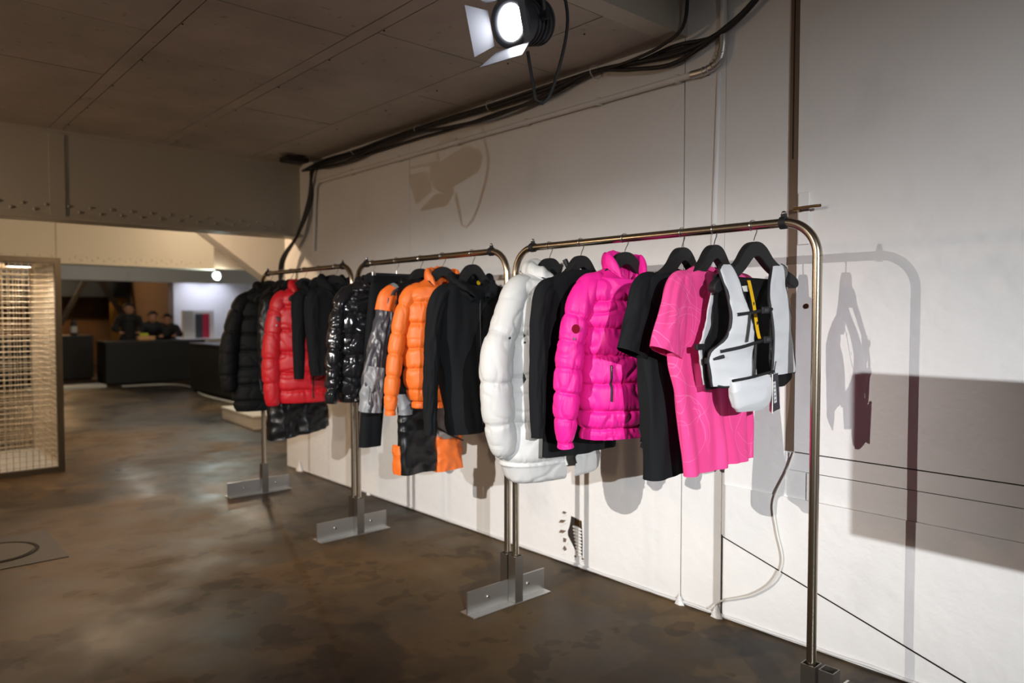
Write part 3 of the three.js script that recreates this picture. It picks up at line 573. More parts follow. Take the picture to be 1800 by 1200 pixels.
{ // black long sleeve jacket between the white and pink ones
  const z = -2.297; hanger(z, 0, 0, 'black hanger in the neck of the long-sleeved black shirt beside the white coat');
  const t = garment('shirt', 'plain black long-sleeved shirt between the white coat and the pink puffer', 'shirt', z);
  const b = body({ rows: [[-0.125, -0.08, 0.08, 0.045, 0], [-0.16, -0.17, 0.17, 0.05, 0], [-0.205, -0.245, 0.245, 0.05, 0], [-0.30, -0.25, 0.25, 0.05, 0], [-0.6, -0.235, 0.235, 0.05, 0], [-0.955, -0.235, 0.235, 0.05, 0]], n: 2.6, fold: 0.022, seed: 21, nu: 160, nv: 120 });
  mesh('body', b.geo, C.black, t);
  sleeves(t, C.black, { path: [[-0.17, -0.20, 0, 0.05, 0.04], [-0.235, -0.235, 0.01, 0.062, 0.05], [-0.262, -0.36, 0.02, 0.060, 0.05], [-0.275, -0.55, 0.03, 0.052, 0.046], [-0.28, -0.72, 0.04, 0.04, 0.042], [-0.282, -0.86, 0.05, 0.034, 0.038]], fold: 0.006, seed: 23, rs: 0.8, nu: 64, nv: 100 });
  mesh('collar', collar({ rx: 0.082, rz: 0.05, y: -0.14, h: 0.035, th: 0.006, flare: 0.004, gap: 0.05, drop: 0.035, rough: 0.002, lean0: 0 }), C.black, t);
  disc(t, 'pin', [-0.125, -0.385, 0.062], 0.010, M.brass, -0.3, 0.008); disc(t, 'pin', [-0.115, -0.41, 0.062], 0.007, M.brass, -0.3, 0.008);
}
{ // white long puffer, open at the front
  const z = -2.5; hanger(z, 0, 0, 'black hanger almost hidden in the white long coat');
  const t = garment('puffer_coat', 'long white puffer coat hanging open, nearest rail', 'coat', z);
  const rows = [[-0.105, -0.08, 0.08, 0.06, 0], [-0.15, -0.155, 0.155, 0.08, 0], [-0.20, -0.225, 0.225, 0.09, 0], [-0.32, -0.25, 0.25, 0.105, 0], [-0.6, -0.26, 0.27, 0.115, 0], [-0.9, -0.275, 0.30, 0.125, 0], [-1.0, -0.28, 0.31, 0.12, 0], [-1.03, -0.262, 0.31, 0.11, 0], [-1.10, -0.23, 0.30, 0.10, 0]];
  const gapF = (y) => lerp(0.16, 0.62, smooth(-y, 0.14, 0.55)) * (1 - 0.9 * smooth(-y, 0.80, 1.0));
  const b = body({ rows, seams: [-0.08, -0.24, -0.42, -0.62, -0.82, -1.0, -1.10], bulge: 0.015, gather: 0.01, crumple: 0.008, seed: 31, neck: 0.085, nu: 300, nv: 320, gap: gapF, gapOff: 0.0 });
  mesh('body', b.geo, C.white, t);
  sleeves(t, C.white, { path: [[-0.15, -0.18, 0, 0.06, 0.06], [-0.215, -0.23, 0.01, 0.078, 0.075], [-0.275, -0.36, 0.02, 0.082, 0.08], [-0.335, -0.50, 0.035, 0.092, 0.085], [-0.345, -0.64, 0.05, 0.095, 0.085], [-0.330, -0.80, 0.06, 0.092, 0.08], [-0.308, -0.91, 0.065, 0.078, 0.07], [-0.298, -0.955, 0.066, 0.055, 0.052], [-0.294, -0.965, 0.066, 0.03, 0.03]],
    seams: [-0.425, -0.625, -0.81], bulge: 0.0085, gather: 0.005, crumple: 0.006, seed: 33, rs: 0.76, nu: 160, nv: 240 });
  mesh('collar', collar({ rx: 0.095, rz: 0.075, y: -0.165, h: 0.105, th: 0.04, flare: 0.03, gap: 0.35, drop: 0.05, rough: 0.008, seed: 35, lean0: 0 }), C.white, t);
  for (const s of [1, -1]) { const e = []; for (let y = -0.13; y > -1.06; y -= 0.03) e.push(b.edge(y, s, 0.004)); zipTape(t, e, s > 0 ? 0.006 : 0.0045, s > 0 ? C.white : M.rubber, 'zipper'); }
  mesh('hanging_strap', tube([[0.012, -0.07, 0.09], [0.02, -0.12, 0.112], [0.012, -0.20, 0.118]], 0.012, 24, 8), M.rubber, t);
  disc(t, 'snap_button', [-0.325, -0.43, 0.082], 0.005, M.rubber, -0.4);
}
{ // black tee
  const z = -1.747; hanger(z, 0.0, 0.0, 'black hanger of the oversized black T-shirt');
  const t = garment('tshirt', 'oversized black T-shirt between the pink puffer and the pink T-shirt', 't-shirt', z, -0.05);
  const b = body({ rows: [[-0.145, -0.10, 0.10, 0.035, 0], [-0.165, -0.155, 0.155, 0.04, 0], [-0.20, -0.235, 0.235, 0.045, 0], [-0.30, -0.27, 0.27, 0.045, 0], [-0.45, -0.255, 0.255, 0.04, 0], [-0.7, -0.225, 0.23, 0.045, 0], [-0.95, -0.20, 0.215, 0.05, 0]], n: 2.7, fold: 0.038, foldFrom: 0.35, foldTo: 0.8, seed: 41.3, neck: 0.06, nu: 220, nv: 160, hem: (c, s) => -0.02 * Math.max(0, -c) });
  mesh('body', b.geo, C.blackTee, t);
  sleeves(t, C.blackTee, { path: [[-0.16, -0.20, 0, 0.045, 0.035], [-0.225, -0.235, 0.005, 0.075, 0.045], [-0.252, -0.33, 0.02, 0.088, 0.055], [-0.285, -0.425, 0.04, 0.096, 0.06], [-0.302, -0.475, 0.045, 0.098, 0.06]], fold: 0.006, seed: 43, rs: 0.86, rz: 0.62, nu: 80, nv: 70 });
  mesh('neckband', collar({ rx: 0.098, rz: 0.04, y: -0.155, h: 0.02, th: 0.004, flare: 0.0, gap: 0.02, drop: 0.05, rough: 0.001, lean0: 0 }), C.blackTee, t);
}
{ // pink tee
  const z = -1.60; hanger(z, 0.0, 0.0, 'black hanger of the pink T-shirt');
  const t = garment('tshirt', 'pink T-shirt with pale swirling line print behind the white vest', 't-shirt', z, -0.03);
  const b = body({ rows: [[-0.14, -0.105, 0.105, 0.035, 0], [-0.16, -0.155, 0.155, 0.04, 0], [-0.20, -0.235, 0.235, 0.045, 0], [-0.30, -0.27, 0.27, 0.045, 0], [-0.48, -0.262, 0.262, 0.042, 0], [-0.7, -0.228, 0.25, 0.045, 0], [-0.91, -0.185, 0.27, 0.055, 0]], n: 2.7, fold: 0.040, foldFrom: 0.35, foldTo: 0.8, seed: 52.6, neck: 0.06, nu: 260, nv: 180, hem: (c, s) => -0.02 * Math.max(0, -c) });
  mesh('body', b.geo, C.pinkTee, t);
  sleeves(t, C.pinkTee, { path: [[-0.16, -0.195, 0, 0.045, 0.035], [-0.225, -0.23, 0.005, 0.075, 0.045], [-0.252, -0.32, 0.02, 0.088, 0.055], [-0.283, -0.415, 0.04, 0.098, 0.06], [-0.300, -0.465, 0.045, 0.10, 0.062]], fold: 0.006, seed: 53, rs: 0.86, rz: 0.62, nu: 90, nv: 80 });
  mesh('neckband', collar({ rx: 0.103, rz: 0.04, y: -0.15, h: 0.02, th: 0.004, flare: 0.0, gap: 0.02, drop: 0.05, rough: 0.001, lean0: 0 }), C.pinkTee, t);
}
{ // white utility vest
  const z = -1.435, tw = -0.21; hanger(z, tw, 0.06, 'frontmost black hanger holding the white utility vest');
  const t = garment('utility_vest', 'white utility vest with black bindings, buckles and yellow pull', 'vest', z, tw, 0.03); t.position.x -= 0.024; t.scale.y = 0.955;
  const bend = (x, y) => 0.055 * (1 - Math.pow(x / 0.26, 2)) * smooth(-y, 0.15, 0.36);
  const mk = (rows, mat, name, o = {}) => mesh(name, body({ rows, n: 5, nu: 120, nv: 110, crease: 0.009, seed: o.seed ?? 3, bend: o.bend ?? bend, ...o }).geo, mat, t);
  // rows: y, left edge, right edge, half thickness, z
  const FL = [[-0.15, -0.142, -0.1, 0.004, 0.0], [-0.172, -0.165, -0.094, 0.005, 0.01], [-0.24, -0.155, -0.088, 0.005, 0.016], [-0.3, -0.153, -0.086, 0.005, 0.016], [-0.36, -0.155, -0.074, 0.005, 0.016], [-0.41, -0.167, -0.064, 0.005, 0.016], [-0.45, -0.2, -0.06, 0.005, 0.014], [-0.475, -0.23, -0.058, 0.005, 0.012], [-0.53, -0.233, -0.054, 0.005, 0.012], [-0.6, -0.223, -0.044, 0.005, 0.012]];
  const FR = [[-0.15, 0.108, 0.165, 0.004, 0.0], [-0.172, 0.1, 0.18, 0.005, 0.01], [-0.24, 0.058, 0.15, 0.005, 0.016], [-0.3, 0.032, 0.146, 0.005, 0.016], [-0.38, 0.026, 0.146, 0.005, 0.016], [-0.45, 0.026, 0.168, 0.005, 0.012], [-0.52, 0.028, 0.19, 0.005, 0.01], [-0.575, 0.04, 0.192, 0.005, 0.01]];
  mk(FL, C.whiteVest, 'front_panel', { seed: 61 }); mk(FR, C.whiteVest, 'front_panel', { seed: 67 });
  const back = (x, y) => -0.045 * (1 - Math.pow(x / 0.26, 2)) * smooth(-y, 0.14, 0.34);
  mk([[-0.185, -0.165, -0.105, 0.003, -0.004], [-0.195, -0.168, -0.060, 0.003, -0.006], [-0.205, -0.168, 0.10, 0.003, -0.008], [-0.215, -0.166, 0.178, 0.003, -0.008], [-0.26, -0.150, 0.168, 0.003, -0.012], [-0.38, -0.155, 0.168, 0.003, -0.012], [-0.47, -0.215, 0.20, 0.003, -0.008], [-0.62, -0.205, 0.205, 0.003, -0.004]], C.blackLining, 'back_panel', { bend: back, seed: 71 });
  mk([[-0.24, -0.158, 0.168, 0.002, -0.018], [-0.34, -0.172, 0.172, 0.002, -0.020], [-0.42, -0.205, 0.19, 0.002, -0.018], [-0.47, -0.232, 0.205, 0.002, -0.016], [-0.60, -0.206, 0.205, 0.002, -0.012]], C.whiteVest, 'back_shell', { bend: back, seed: 72 });
  const P3 = (x, y, zz) => [x, y, bend(x, y) + zz];
  const bind = (rows, col, from = 0) => { const p = []; for (let k = 0; k <= 40; k++) { const r = catrom(rows, k / 40); p.push(P3(r[col], r[0], r[4])); } return mesh('binding', tube(p, 0.0065, 90, 8), M.rubber, t); };
  bind(FL, 1); bind(FL, 2); bind(FR, 1); bind(FR, 2);
  { const p = []; for (let k = 0; k <= 12; k++) { const x = lerp(0.040, 0.192, k / 12); p.push(P3(x, -0.577 + 0.01 * Math.sin(k / 12 * 3.1), 0.010)); } mesh('binding', tube(p, 0.0065, 40, 8), M.rubber, t); }
  { const p = [[-0.208, -0.60], [-0.17, -0.603], [-0.142, -0.598], [-0.132, -0.62], [-0.126, -0.66], [-0.112, -0.69]].map(([x, y]) => P3(x, y, 0.014)); mesh('binding', tube(p, 0.0065, 40, 8), M.rubber, t); }
  // black lower band at the right
  mk([[-0.565, 0.01, 0.190, 0.003, 0.0], [-0.60, 0.01, 0.18, 0.003, 0.0], [-0.625, 0.02, 0.13, 0.003, 0.0]], C.blackLining, 'hem_band', { seed: 73 });
  // pouch at the lower left
  mk([[-0.570, -0.166, 0.008, 0.010, 0.020], [-0.60, -0.164, 0.008, 0.015, 0.022], [-0.65, -0.158, 0.006, 0.017, 0.022], [-0.68, -0.148, -0.004, 0.013, 0.020], [-0.70, -0.131, -0.034, 0.006, 0.018]], C.whiteVest, 'pouch', { seed: 77, crease: 0.008 });
  { const p = [[-0.168, -0.580], [-0.106, -0.573], [-0.040, -0.563], [0.012, -0.556]].map(([x, y]) => P3(x, y, 0.038)); mesh('pouch_binding', tube(p, 0.0055, 30, 8), M.rubber, t); }
  // straps across and their buckles
  const strap = (pts, w) => { const p = pts.map(([x, y, zz]) => P3(x, y, zz)); const c = new THREE.CatmullRomCurve3(p.map((q) => new THREE.Vector3(...q))); const s = new THREE.Shape(); s.moveTo(-w, -0.0015); s.lineTo(w, -0.0015); s.lineTo(w, 0.0015); s.lineTo(-w, 0.0015); return mesh('strap', tube(p, w, 40, 6), M.rubber, t); };
  strap([[-0.135, -0.338, 0.024], [-0.08, -0.333, 0.026], [-0.03, -0.326, 0.028], [0.024, -0.322, 0.028]], 0.0065);
  strap([[-0.20, -0.472, 0.020], [-0.12, -0.458, 0.026], [-0.04, -0.440, 0.028], [0.024, -0.432, 0.028]], 0.0065);
  strap([[-0.085, -0.335, 0.028], [-0.098, -0.39, 0.034], [-0.105, -0.44, 0.032]], 0.005);
  strap([[-0.062, -0.45, 0.028], [-0.072, -0.51, 0.034], [-0.076, -0.575, 0.034]], 0.005);
  strap([[0.020, -0.30, 0.028], [0.022, -0.40, 0.03], [0.022, -0.50, 0.028], [0.016, -0.56, 0.026]], 0.005);
  for (const [x, y] of [[-0.018, -0.325], [-0.014, -0.435]]) { const q = P3(x, y, 0.034); const bk = mesh('buckle', rbox(0.036, 0.026, 0.010, 0.003, ...q), M.rubber, t); mesh('buckle_slot', rbox(0.018, 0.012, 0.004, 0.001, q[0], q[1], q[2] + 0.005), M.lampBody, bk); }
  const side = P3(-0.228, -0.505, 0.004); mesh('side_buckle', rbox(0.03, 0.022, 0.016, 0.003, ...side), M.rubber, t);
  const sb = P3(-0.235, -0.455, -0.03); mesh('side_buckle', rbox(0.04, 0.022, 0.016, 0.003, ...sb), M.rubber, t);
  strap([[-0.222, -0.50, 0.014], [-0.205, -0.495, 0.018], [-0.185, -0.49, 0.020]], 0.007);
  // yellow pull and label on the lining
  { const p = [[0.024, -0.205], [0.030, -0.27], [0.030, -0.33], [0.028, -0.40], [0.028, -0.44]]; const s = []; for (const [x, y] of p) s.push([x, y, back(x, y) + 0.004 - 0.012 * 0]); const g = surf(1, 40, (u, v, out) => { const q = catrom(p, v); out[0] = q[0] - 0.014 + (u - 0.5) * 0.017; out[1] = q[1]; out[2] = -0.018 + 0.05 * v; }, false); mesh('yellow_tape', g, new THREE.MeshStandardMaterial({ color: 0xf0bb12, roughness: 0.6, side: THREE.DoubleSide }), t); }
  for (const [x, y, zz] of [[0.015, -0.300, 0.004], [0.0145, -0.375, 0.020]]) mesh('tape_print', rbox(0.004, 0.012, 0.002, 0.0005, x, y, zz), M.rubber, t);
  mesh('neck_label', rbox(0.046, 0.026, 0.002, 0.0008, -0.004, -0.240, -0.026), M.label, t);
  // hang tags with a printed strip
  const cv = document.createElement('canvas'); cv.width = 128; cv.height = 256; const g2 = cv.getContext('2d'); g2.fillStyle = '#33333a'; g2.fillRect(0, 0, 128, 256); g2.fillStyle = '#dcdcdc'; g2.fillRect(40, 50, 42, 150); g2.fillStyle = '#2b2b30'; for (let k = 0; k < 5; k++) { g2.fillRect(48, 62 + k * 28, 9, 13); g2.fillRect(64, 62 + k * 28, 9, 13); }
  const tg = new THREE.CanvasTexture(cv); tg.colorSpace = THREE.SRGBColorSpace;
  const tm = new THREE.MeshStandardMaterial({ map: tg, roughness: 0.5 });
  const h1 = new THREE.BoxGeometry(0.062, 0.14, 0.0025); const hm = mesh('hang_tag', h1, tm, t); hm.position.set(0.036, -0.64, 0.078); hm.rotation.set(0, 0.25, 0.10);
  const h2 = mesh('hang_tag', new THREE.BoxGeometry(0.05, 0.15, 0.0025), M.label, t); h2.position.set(0.020, -0.64, 0.075); h2.rotation.set(0, 0.9, 0.04);
  mesh('tag_cord', tube([P3(0.034, -0.52, 0.032), [0.045, -0.56, 0.07], [0.06, -0.585, 0.064]], 0.0016, 20, 6), M.rubber, t);
}

// ---- middle rail
{ // black hoodie
  const z = -3.089; hanger(z, 0, 0.02, 'black hanger in the hood of the black hoodie on the middle rail');
  const t = garment('hoodie', 'plain black zip hoodie at the right end of the middle rail', 'hoodie', z, -0.04);
  const b = body({ rows: [[-0.13, -0.08, 0.08, 0.05, 0], [-0.165, -0.16, 0.16, 0.055, 0], [-0.205, -0.225, 0.225, 0.055, 0], [-0.30, -0.235, 0.235, 0.055, 0], [-0.6, -0.21, 0.22, 0.06, 0], [-0.85, -0.17, 0.21, 0.065, 0], [-0.955, -0.14, 0.20, 0.055, 0]], n: 2.5, fold: 0.036, seed: 81.2, neck: 0.06, nu: 200, nv: 150, hem: (c) => 0.012 * c });
  mesh('body', b.geo, C.black, t);
  sleeves(t, C.black, { path: [[-0.16, -0.20, 0, 0.05, 0.045], [-0.215, -0.24, 0.01, 0.06, 0.05], [-0.245, -0.36, 0.02, 0.062, 0.052], [-0.268, -0.55, 0.04, 0.058, 0.05], [-0.28, -0.75, 0.06, 0.052, 0.046], [-0.285, -0.90, 0.07, 0.044, 0.042], [-0.287, -0.945, 0.075, 0.040, 0.038]], fold: 0.009, seed: 83, rs: 0.75, nu: 70, nv: 110 });
  mesh('hood', collar({ rx: 0.10, rz: 0.062, y: -0.175, h: 0.075, th: 0.024, flare: 0.05, gap: 0.30, drop: 0.09, rough: 0.012, seed: 85, side: 0.4, lean0: 0 }), C.black, t);
  const zp = []; for (let y = -0.25; y > -0.93; y -= 0.03) zp.push(b.front(0.01, y, 0.001)); zipTape(t, zp, 0.004, M.rubber);
  mesh('neck_label', rbox(0.05, 0.026, 0.003, 0.001, 0.02, -0.185, -0.02), M.label, t); disc(t, 'yellow_tag', [0.05, -0.155, -0.01], 0.012, M.yellow, 0);
}
{ // orange puffer
  const z = -3.355; hanger(z, -0.24, 0, 'black hanger in the collar of the orange puffer');
  const t = garment('puffer_jacket', 'bright orange quilted puffer jacket on the middle rail', 'jacket', z, -0.24); t.scale.x = 0.88;
  const b = body({ rows: [[-0.12, -0.085, 0.085, 0.06, 0], [-0.155, -0.15, 0.15, 0.075, 0], [-0.20, -0.22, 0.22, 0.08, 0], [-0.28, -0.238, 0.238, 0.09, 0], [-0.54, -0.252, 0.252, 0.095, 0], [-0.70, -0.245, 0.245, 0.095, 0], [-0.79, -0.215, 0.215, 0.08, 0], [-0.81, -0.20, 0.20, 0.075, 0], [-0.845, -0.20, 0.20, 0.078, 0]],
    seams: [-0.09, -0.26, -0.375, -0.51, -0.62, -0.74, -0.812, -0.85], bulge: 0.015, gather: 0.012, crumple: 0.005, seed: 91, neck: 0.085, nu: 260, nv: 280 });
  mesh('body', b.geo, C.orange, t);
  sleeves(t, C.orange, { path: [[-0.15, -0.19, 0, 0.06, 0.06], [-0.225, -0.23, 0.01, 0.072, 0.065], [-0.275, -0.33, 0.02, 0.066, 0.062], [-0.312, -0.48, 0.04, 0.066, 0.06], [-0.335, -0.62, 0.055, 0.064, 0.058], [-0.355, -0.76, 0.065, 0.060, 0.054], [-0.36, -0.83, 0.07, 0.046, 0.044], [-0.36, -0.875, 0.07, 0.04, 0.04]],
    seams: [-0.28, -0.43, -0.545, -0.66, -0.77, -0.85], bulge: 0.0095, gather: 0.005, crumple: 0.004, seed: 95, rs: 0.64, nu: 120, nv: 200 });
  mesh('collar', collar({ rx: 0.085, rz: 0.062, y: -0.155, h: 0.105, th: 0.022, flare: 0.03, gap: 0.75, drop: 0.06, rough: 0.005, seed: 94, lean0: 0 }), C.orange, t);
  mesh('inner_collar', collar({ rx: 0.066, rz: 0.042, y: -0.20, h: 0.085, th: 0.016, flare: 0.0, gap: 0.4, drop: 0.03, rough: 0.006, seed: 97, lean0: 0 }), C.orange, t);
  const cz = []; for (let k = 0; k <= 14; k++) { const a = Math.PI * (1.02 - 0.34 * k / 14); cz.push([0.108 * Math.cos(a), -0.12 - 0.09 * (k / 14), 0.088 * Math.sin(a) + 0.010]); } zipTape(t, cz, 0.007, M.rubber, 'collar_zipper');
  const pk = []; for (let y = -0.53; y > -0.70; y -= 0.015) pk.push(b.front(-0.165 + 0.08 * (-y - 0.53), y, 0.001)); const pz = zipTape(t, pk, 0.006, M.rubber, 'pocket_zipper'); mesh('pocket_pull', rbox(0.010, 0.03, 0.006, 0.002, pk[1][0], pk[1][1], pk[1][2] + 0.007), M.chrome, pz);
  const zp = []; for (let y = -0.22; y > -0.85; y -= 0.03) zp.push(b.front(0.01, y, 0.001)); zipTape(t, zp, 0.0055, M.rubber);
  disc(t, 'yellow_tag', [-0.10, -0.150, 0.02], 0.014, M.yellow, 0);
}
{ // grey, black and orange windbreaker, long
  const z = -3.573; hanger(z, 0, 0, 'black hanger of the grey and orange windbreaker');
  const t = garment('windbreaker', 'long glossy grey, black and orange windbreaker behind the orange puffer', 'coat', z);
  const b = body({ rows: [[-0.125, -0.09, 0.09, 0.05, 0], [-0.16, -0.17, 0.17, 0.055, 0], [-0.205, -0.235, 0.235, 0.055, 0], [-0.40, -0.245, 0.245, 0.055, 0], [-0.80, -0.20, 0.24, 0.05, 0]], fold: 0.016, crease: 0.012, seed: 101, nu: 140, nv: 110 });
  mesh('body', b.geo, C.satinBlack, t);
  // lower legs of the set: four sewn panels
  const low = (x0, x1, y0, y1, z0, mat, name, sl = 0) => mesh(name, body({ rows: [[y0, x0, x1 - sl, 0.028, z0], [(y0 + y1) / 2, x0 + 0.005, x1 - sl * 0.5, 0.032, z0], [y1, x0 + 0.01, x1, 0.034, z0]], n: 3, fold: 0.012, crease: 0.018, foldFrom: 0, foldTo: 0.2, seed: 103 + x0 * 50, nu: 90, nv: 90 }).geo, mat, t);
  low(-0.17, 0.085, -0.78, -1.25, 0.02, C.satinBlack, 'lower_panel');
  low(0.075, 0.265, -0.78, -1.07, 0.015, C.clearFilm, 'film_panel', 0.04);
  low(0.078, 0.285, -1.04, -1.265, 0.02, C.orange, 'orange_panel', 0.01);
  low(-0.180, -0.162, -1.08, -1.25, 0.0, C.orange, 'orange_panel');
  low(-0.18, -0.10, -0.78, -0.90, 0.028, C.paleGrey, 'grey_panel');
  { const p = [[0.085, -1.0, 0.056], [0.17, -1.05, 0.06], [0.275, -1.095, 0.05]]; mesh('piping', tube(p, 0.005, 24, 6), M.rubber, t); }
  sleeves(t, C.greyNylon, { path: [[-0.16, -0.19, 0, 0.05, 0.045], [-0.215, -0.225, 0.01, 0.06, 0.052], [-0.255, -0.36, 0.03, 0.064, 0.052], [-0.305, -0.55, 0.05, 0.07, 0.055], [-0.34, -0.72, 0.06, 0.072, 0.055], [-0.355, -0.87, 0.07, 0.066, 0.055]], fold: 0.010, crease: 0.018, seed: 107, rs: 0.75, nu: 80, nv: 120 });
  mesh('shoulder_patch', sleeve({ path: [[-0.188, -0.185, 0.01, 0.045, 0.045], [-0.222, -0.228, 0.015, 0.064, 0.056], [-0.236, -0.27, 0.024, 0.066, 0.055], [-0.244, -0.31, 0.028, 0.066, 0.054]], fold: 0.006, seed: 108, rs: 0.88, nu: 60, nv: 40 }), C.orange, t);
  mesh('shoulder_stripe', sleeve({ path: [[-0.168, -0.18, 0.01, 0.050, 0.046], [-0.190, -0.195, 0.011, 0.058, 0.050]], seed: 109, rs: 0.8, nu: 50, nv: 10 }), C.paleGrey, t);
  mesh('elbow_patch', sleeve({ path: [[-0.318, -0.62, 0.055, 0.073, 0.059], [-0.332, -0.70, 0.06, 0.077, 0.060], [-0.348, -0.80, 0.066, 0.075, 0.060], [-0.356, -0.868, 0.07, 0.070, 0.059]], fold: 0.010, crease: 0.018, seed: 107, rs: 0.77, nu: 70, nv: 60 }), C.paleGrey, t);
  mesh('hood', collar({ rx: 0.10, rz: 0.06, y: -0.17, h: 0.06, th: 0.02, flare: 0.03, gap: 0.3, drop: 0.08, rough: 0.008, seed: 110, side: 0.5, lean0: 0 }), C.satinBlack, t);
}
{ // black trousers on a clip hanger
  const z = -3.828; hanger(z, 0, 0, 'clip hanger with chrome clips holding the black trousers', 'clips');
  const t = garment('trousers', 'black straight trousers on a clip hanger, middle rail', 'trousers', z);
  const leg = (x0, x1, x2, x3, s) => body({ rows: [[-0.098, x0, x1, 0.022, 0], [-0.3, lerp(x0, x2, 0.3), lerp(x1, x3, 0.3), 0.04, 0], [-0.7, lerp(x0, x2, 0.7), lerp(x1, x3, 0.7), 0.045, 0], [-1.115, x2, x3, 0.042, 0]], fold: 0.014, seed: s, nu: 90, nv: 120, foldTo: 0.6 }).geo;
  mesh('leg', leg(-0.175, 0.01, -0.265, -0.125, 121), C.black, t); mesh('leg', leg(-0.01, 0.175, 0.10, 0.24, 125), C.black, t);
  mesh('waistband', rbox(0.36, 0.045, 0.05, 0.012, 0, -0.115, 0), C.black, t);
}
{ // glossy black puffer
  const z = -4.106; hanger(z, 0, 0, 'black hanger of the glossy black puffer');
  const t = garment('puffer_jacket', 'glossy black lacquered puffer jacket at the left end of the middle rail', 'jacket', z);
  const b = body({ rows: [[-0.10, -0.085, 0.085, 0.06, 0], [-0.15, -0.15, 0.15, 0.075, 0], [-0.21, -0.21, 0.21, 0.085, 0], [-0.30, -0.23, 0.23, 0.095, 0], [-0.55, -0.235, 0.235, 0.10, 0], [-0.78, -0.235, 0.235, 0.095, 0], [-0.875, -0.215, 0.215, 0.08, 0]],
    seams: [-0.06, -0.20, -0.32, -0.45, -0.58, -0.72, -0.83, -0.88], bulge: 0.017, gather: 0.014, crumple: 0.022, seed: 131, neck: 0.085, nu: 220, nv: 240 });
  mesh('body', b.geo, C.gloss, t);
  sleeves(t, C.gloss, { path: [[-0.14, -0.18, 0, 0.06, 0.06], [-0.20, -0.23, 0.01, 0.07, 0.065], [-0.245, -0.34, 0.02, 0.064, 0.062], [-0.275, -0.50, 0.04, 0.06, 0.058], [-0.29, -0.66, 0.055, 0.055, 0.052], [-0.30, -0.80, 0.065, 0.05, 0.046], [-0.305, -0.875, 0.07, 0.042, 0.042]],
    seams: [-0.30, -0.42, -0.54, -0.66, -0.78], bulge: 0.01, gather: 0.008, crumple: 0.016, seed: 135, rs: 0.76, nu: 110, nv: 170 });
  mesh('collar', collar({ rx: 0.085, rz: 0.06, y: -0.15, h: 0.08, th: 0.024, flare: 0.02, gap: 0.45, drop: 0.05, rough: 0.008, seed: 137, lean0: 0 }), C.gloss, t);
}
// ---- far rail
{ // black hooded jacket at the right end
  const z = -4.591; hanger(z, 0, 0, 'black hanger at the right end of the far rail');
  const t = garment('hooded_jacket', 'black hooded jacket at the right end of the far rail', 'jacket', z);
  const b = body({ rows: [[-0.12, -0.085, 0.085, 0.055, 0], [-0.16, -0.16, 0.16, 0.06, 0], [-0.21, -0.22, 0.22, 0.06, 0], [-0.35, -0.23, 0.23, 0.06, 0], [-0.74, -0.19, 0.22, 0.06, 0]], fold: 0.022, seed: 141, nu: 120, nv: 90 });
  mesh('body', b.geo, C.black, t);
  sleeves(t, C.black, { path: [[-0.15, -0.2, 0, 0.05, 0.045], [-0.17, -0.24, 0.02, 0.056, 0.05], [-0.175, -0.45, 0.04, 0.05, 0.048], [-0.16, -0.72, 0.05, 0.04, 0.04]], fold: 0.006, seed: 143, nu: 50, nv: 60 });
  mesh('hood', collar({ rx: 0.09, rz: 0.065, y: -0.16, h: 0.11, th: 0.028, flare: 0.03, gap: 0.35, drop: 0.07, rough: 0.010, seed: 145, side: 0.4, lean0: 0 }), C.black, t);
  mesh('neck_label', rbox(0.055, 0.022, 0.003, 0.001, -0.01, -0.195, 0.085), M.label, t); disc(t, 'yellow_tag', [0.045, -0.185, 0.092], 0.017, M.yellow, 0);
}
{ // black hoodie with a long hanging sleeve
  const z = -4.841; hanger(z, 0, 0, 'black hanger just right of the red puffer collar');
  const t = garment('hoodie', 'black hoodie with one straight hanging sleeve in front of the red puffer', 'hoodie', z);
  const b = body({ rows: [[-0.12, -0.085, 0.085, 0.05, 0], [-0.16, -0.15, 0.15, 0.055, 0], [-0.21, -0.19, 0.20, 0.055, 0], [-0.30, -0.16, 0.22, 0.055, 0], [-0.36, -0.085, 0.22, 0.055, 0], [-0.55, -0.05, 0.22, 0.055, 0], [-0.74, -0.03, 0.21, 0.055, 0]], fold: 0.014, seed: 151, nu: 120, nv: 100 });
  mesh('body', b.geo, C.black, t);
  sleeves(t, C.black, { path: [[-0.13, -0.19, 0.0, 0.05, 0.045], [-0.152, -0.24, 0.02, 0.055, 0.05], [-0.158, -0.40, 0.03, 0.05, 0.046], [-0.162, -0.60, 0.04, 0.044, 0.042], [-0.165, -0.78, 0.05, 0.034, 0.036]], fold: 0.005, seed: 153, nu: 56, nv: 70 });
  mesh('hood', collar({ rx: 0.09, rz: 0.06, y: -0.165, h: 0.075, th: 0.026, flare: 0.03, gap: 0.4, drop: 0.07, rough: 0.010, seed: 155, side: 0.4, lean0: 0 }), C.black, t);
}
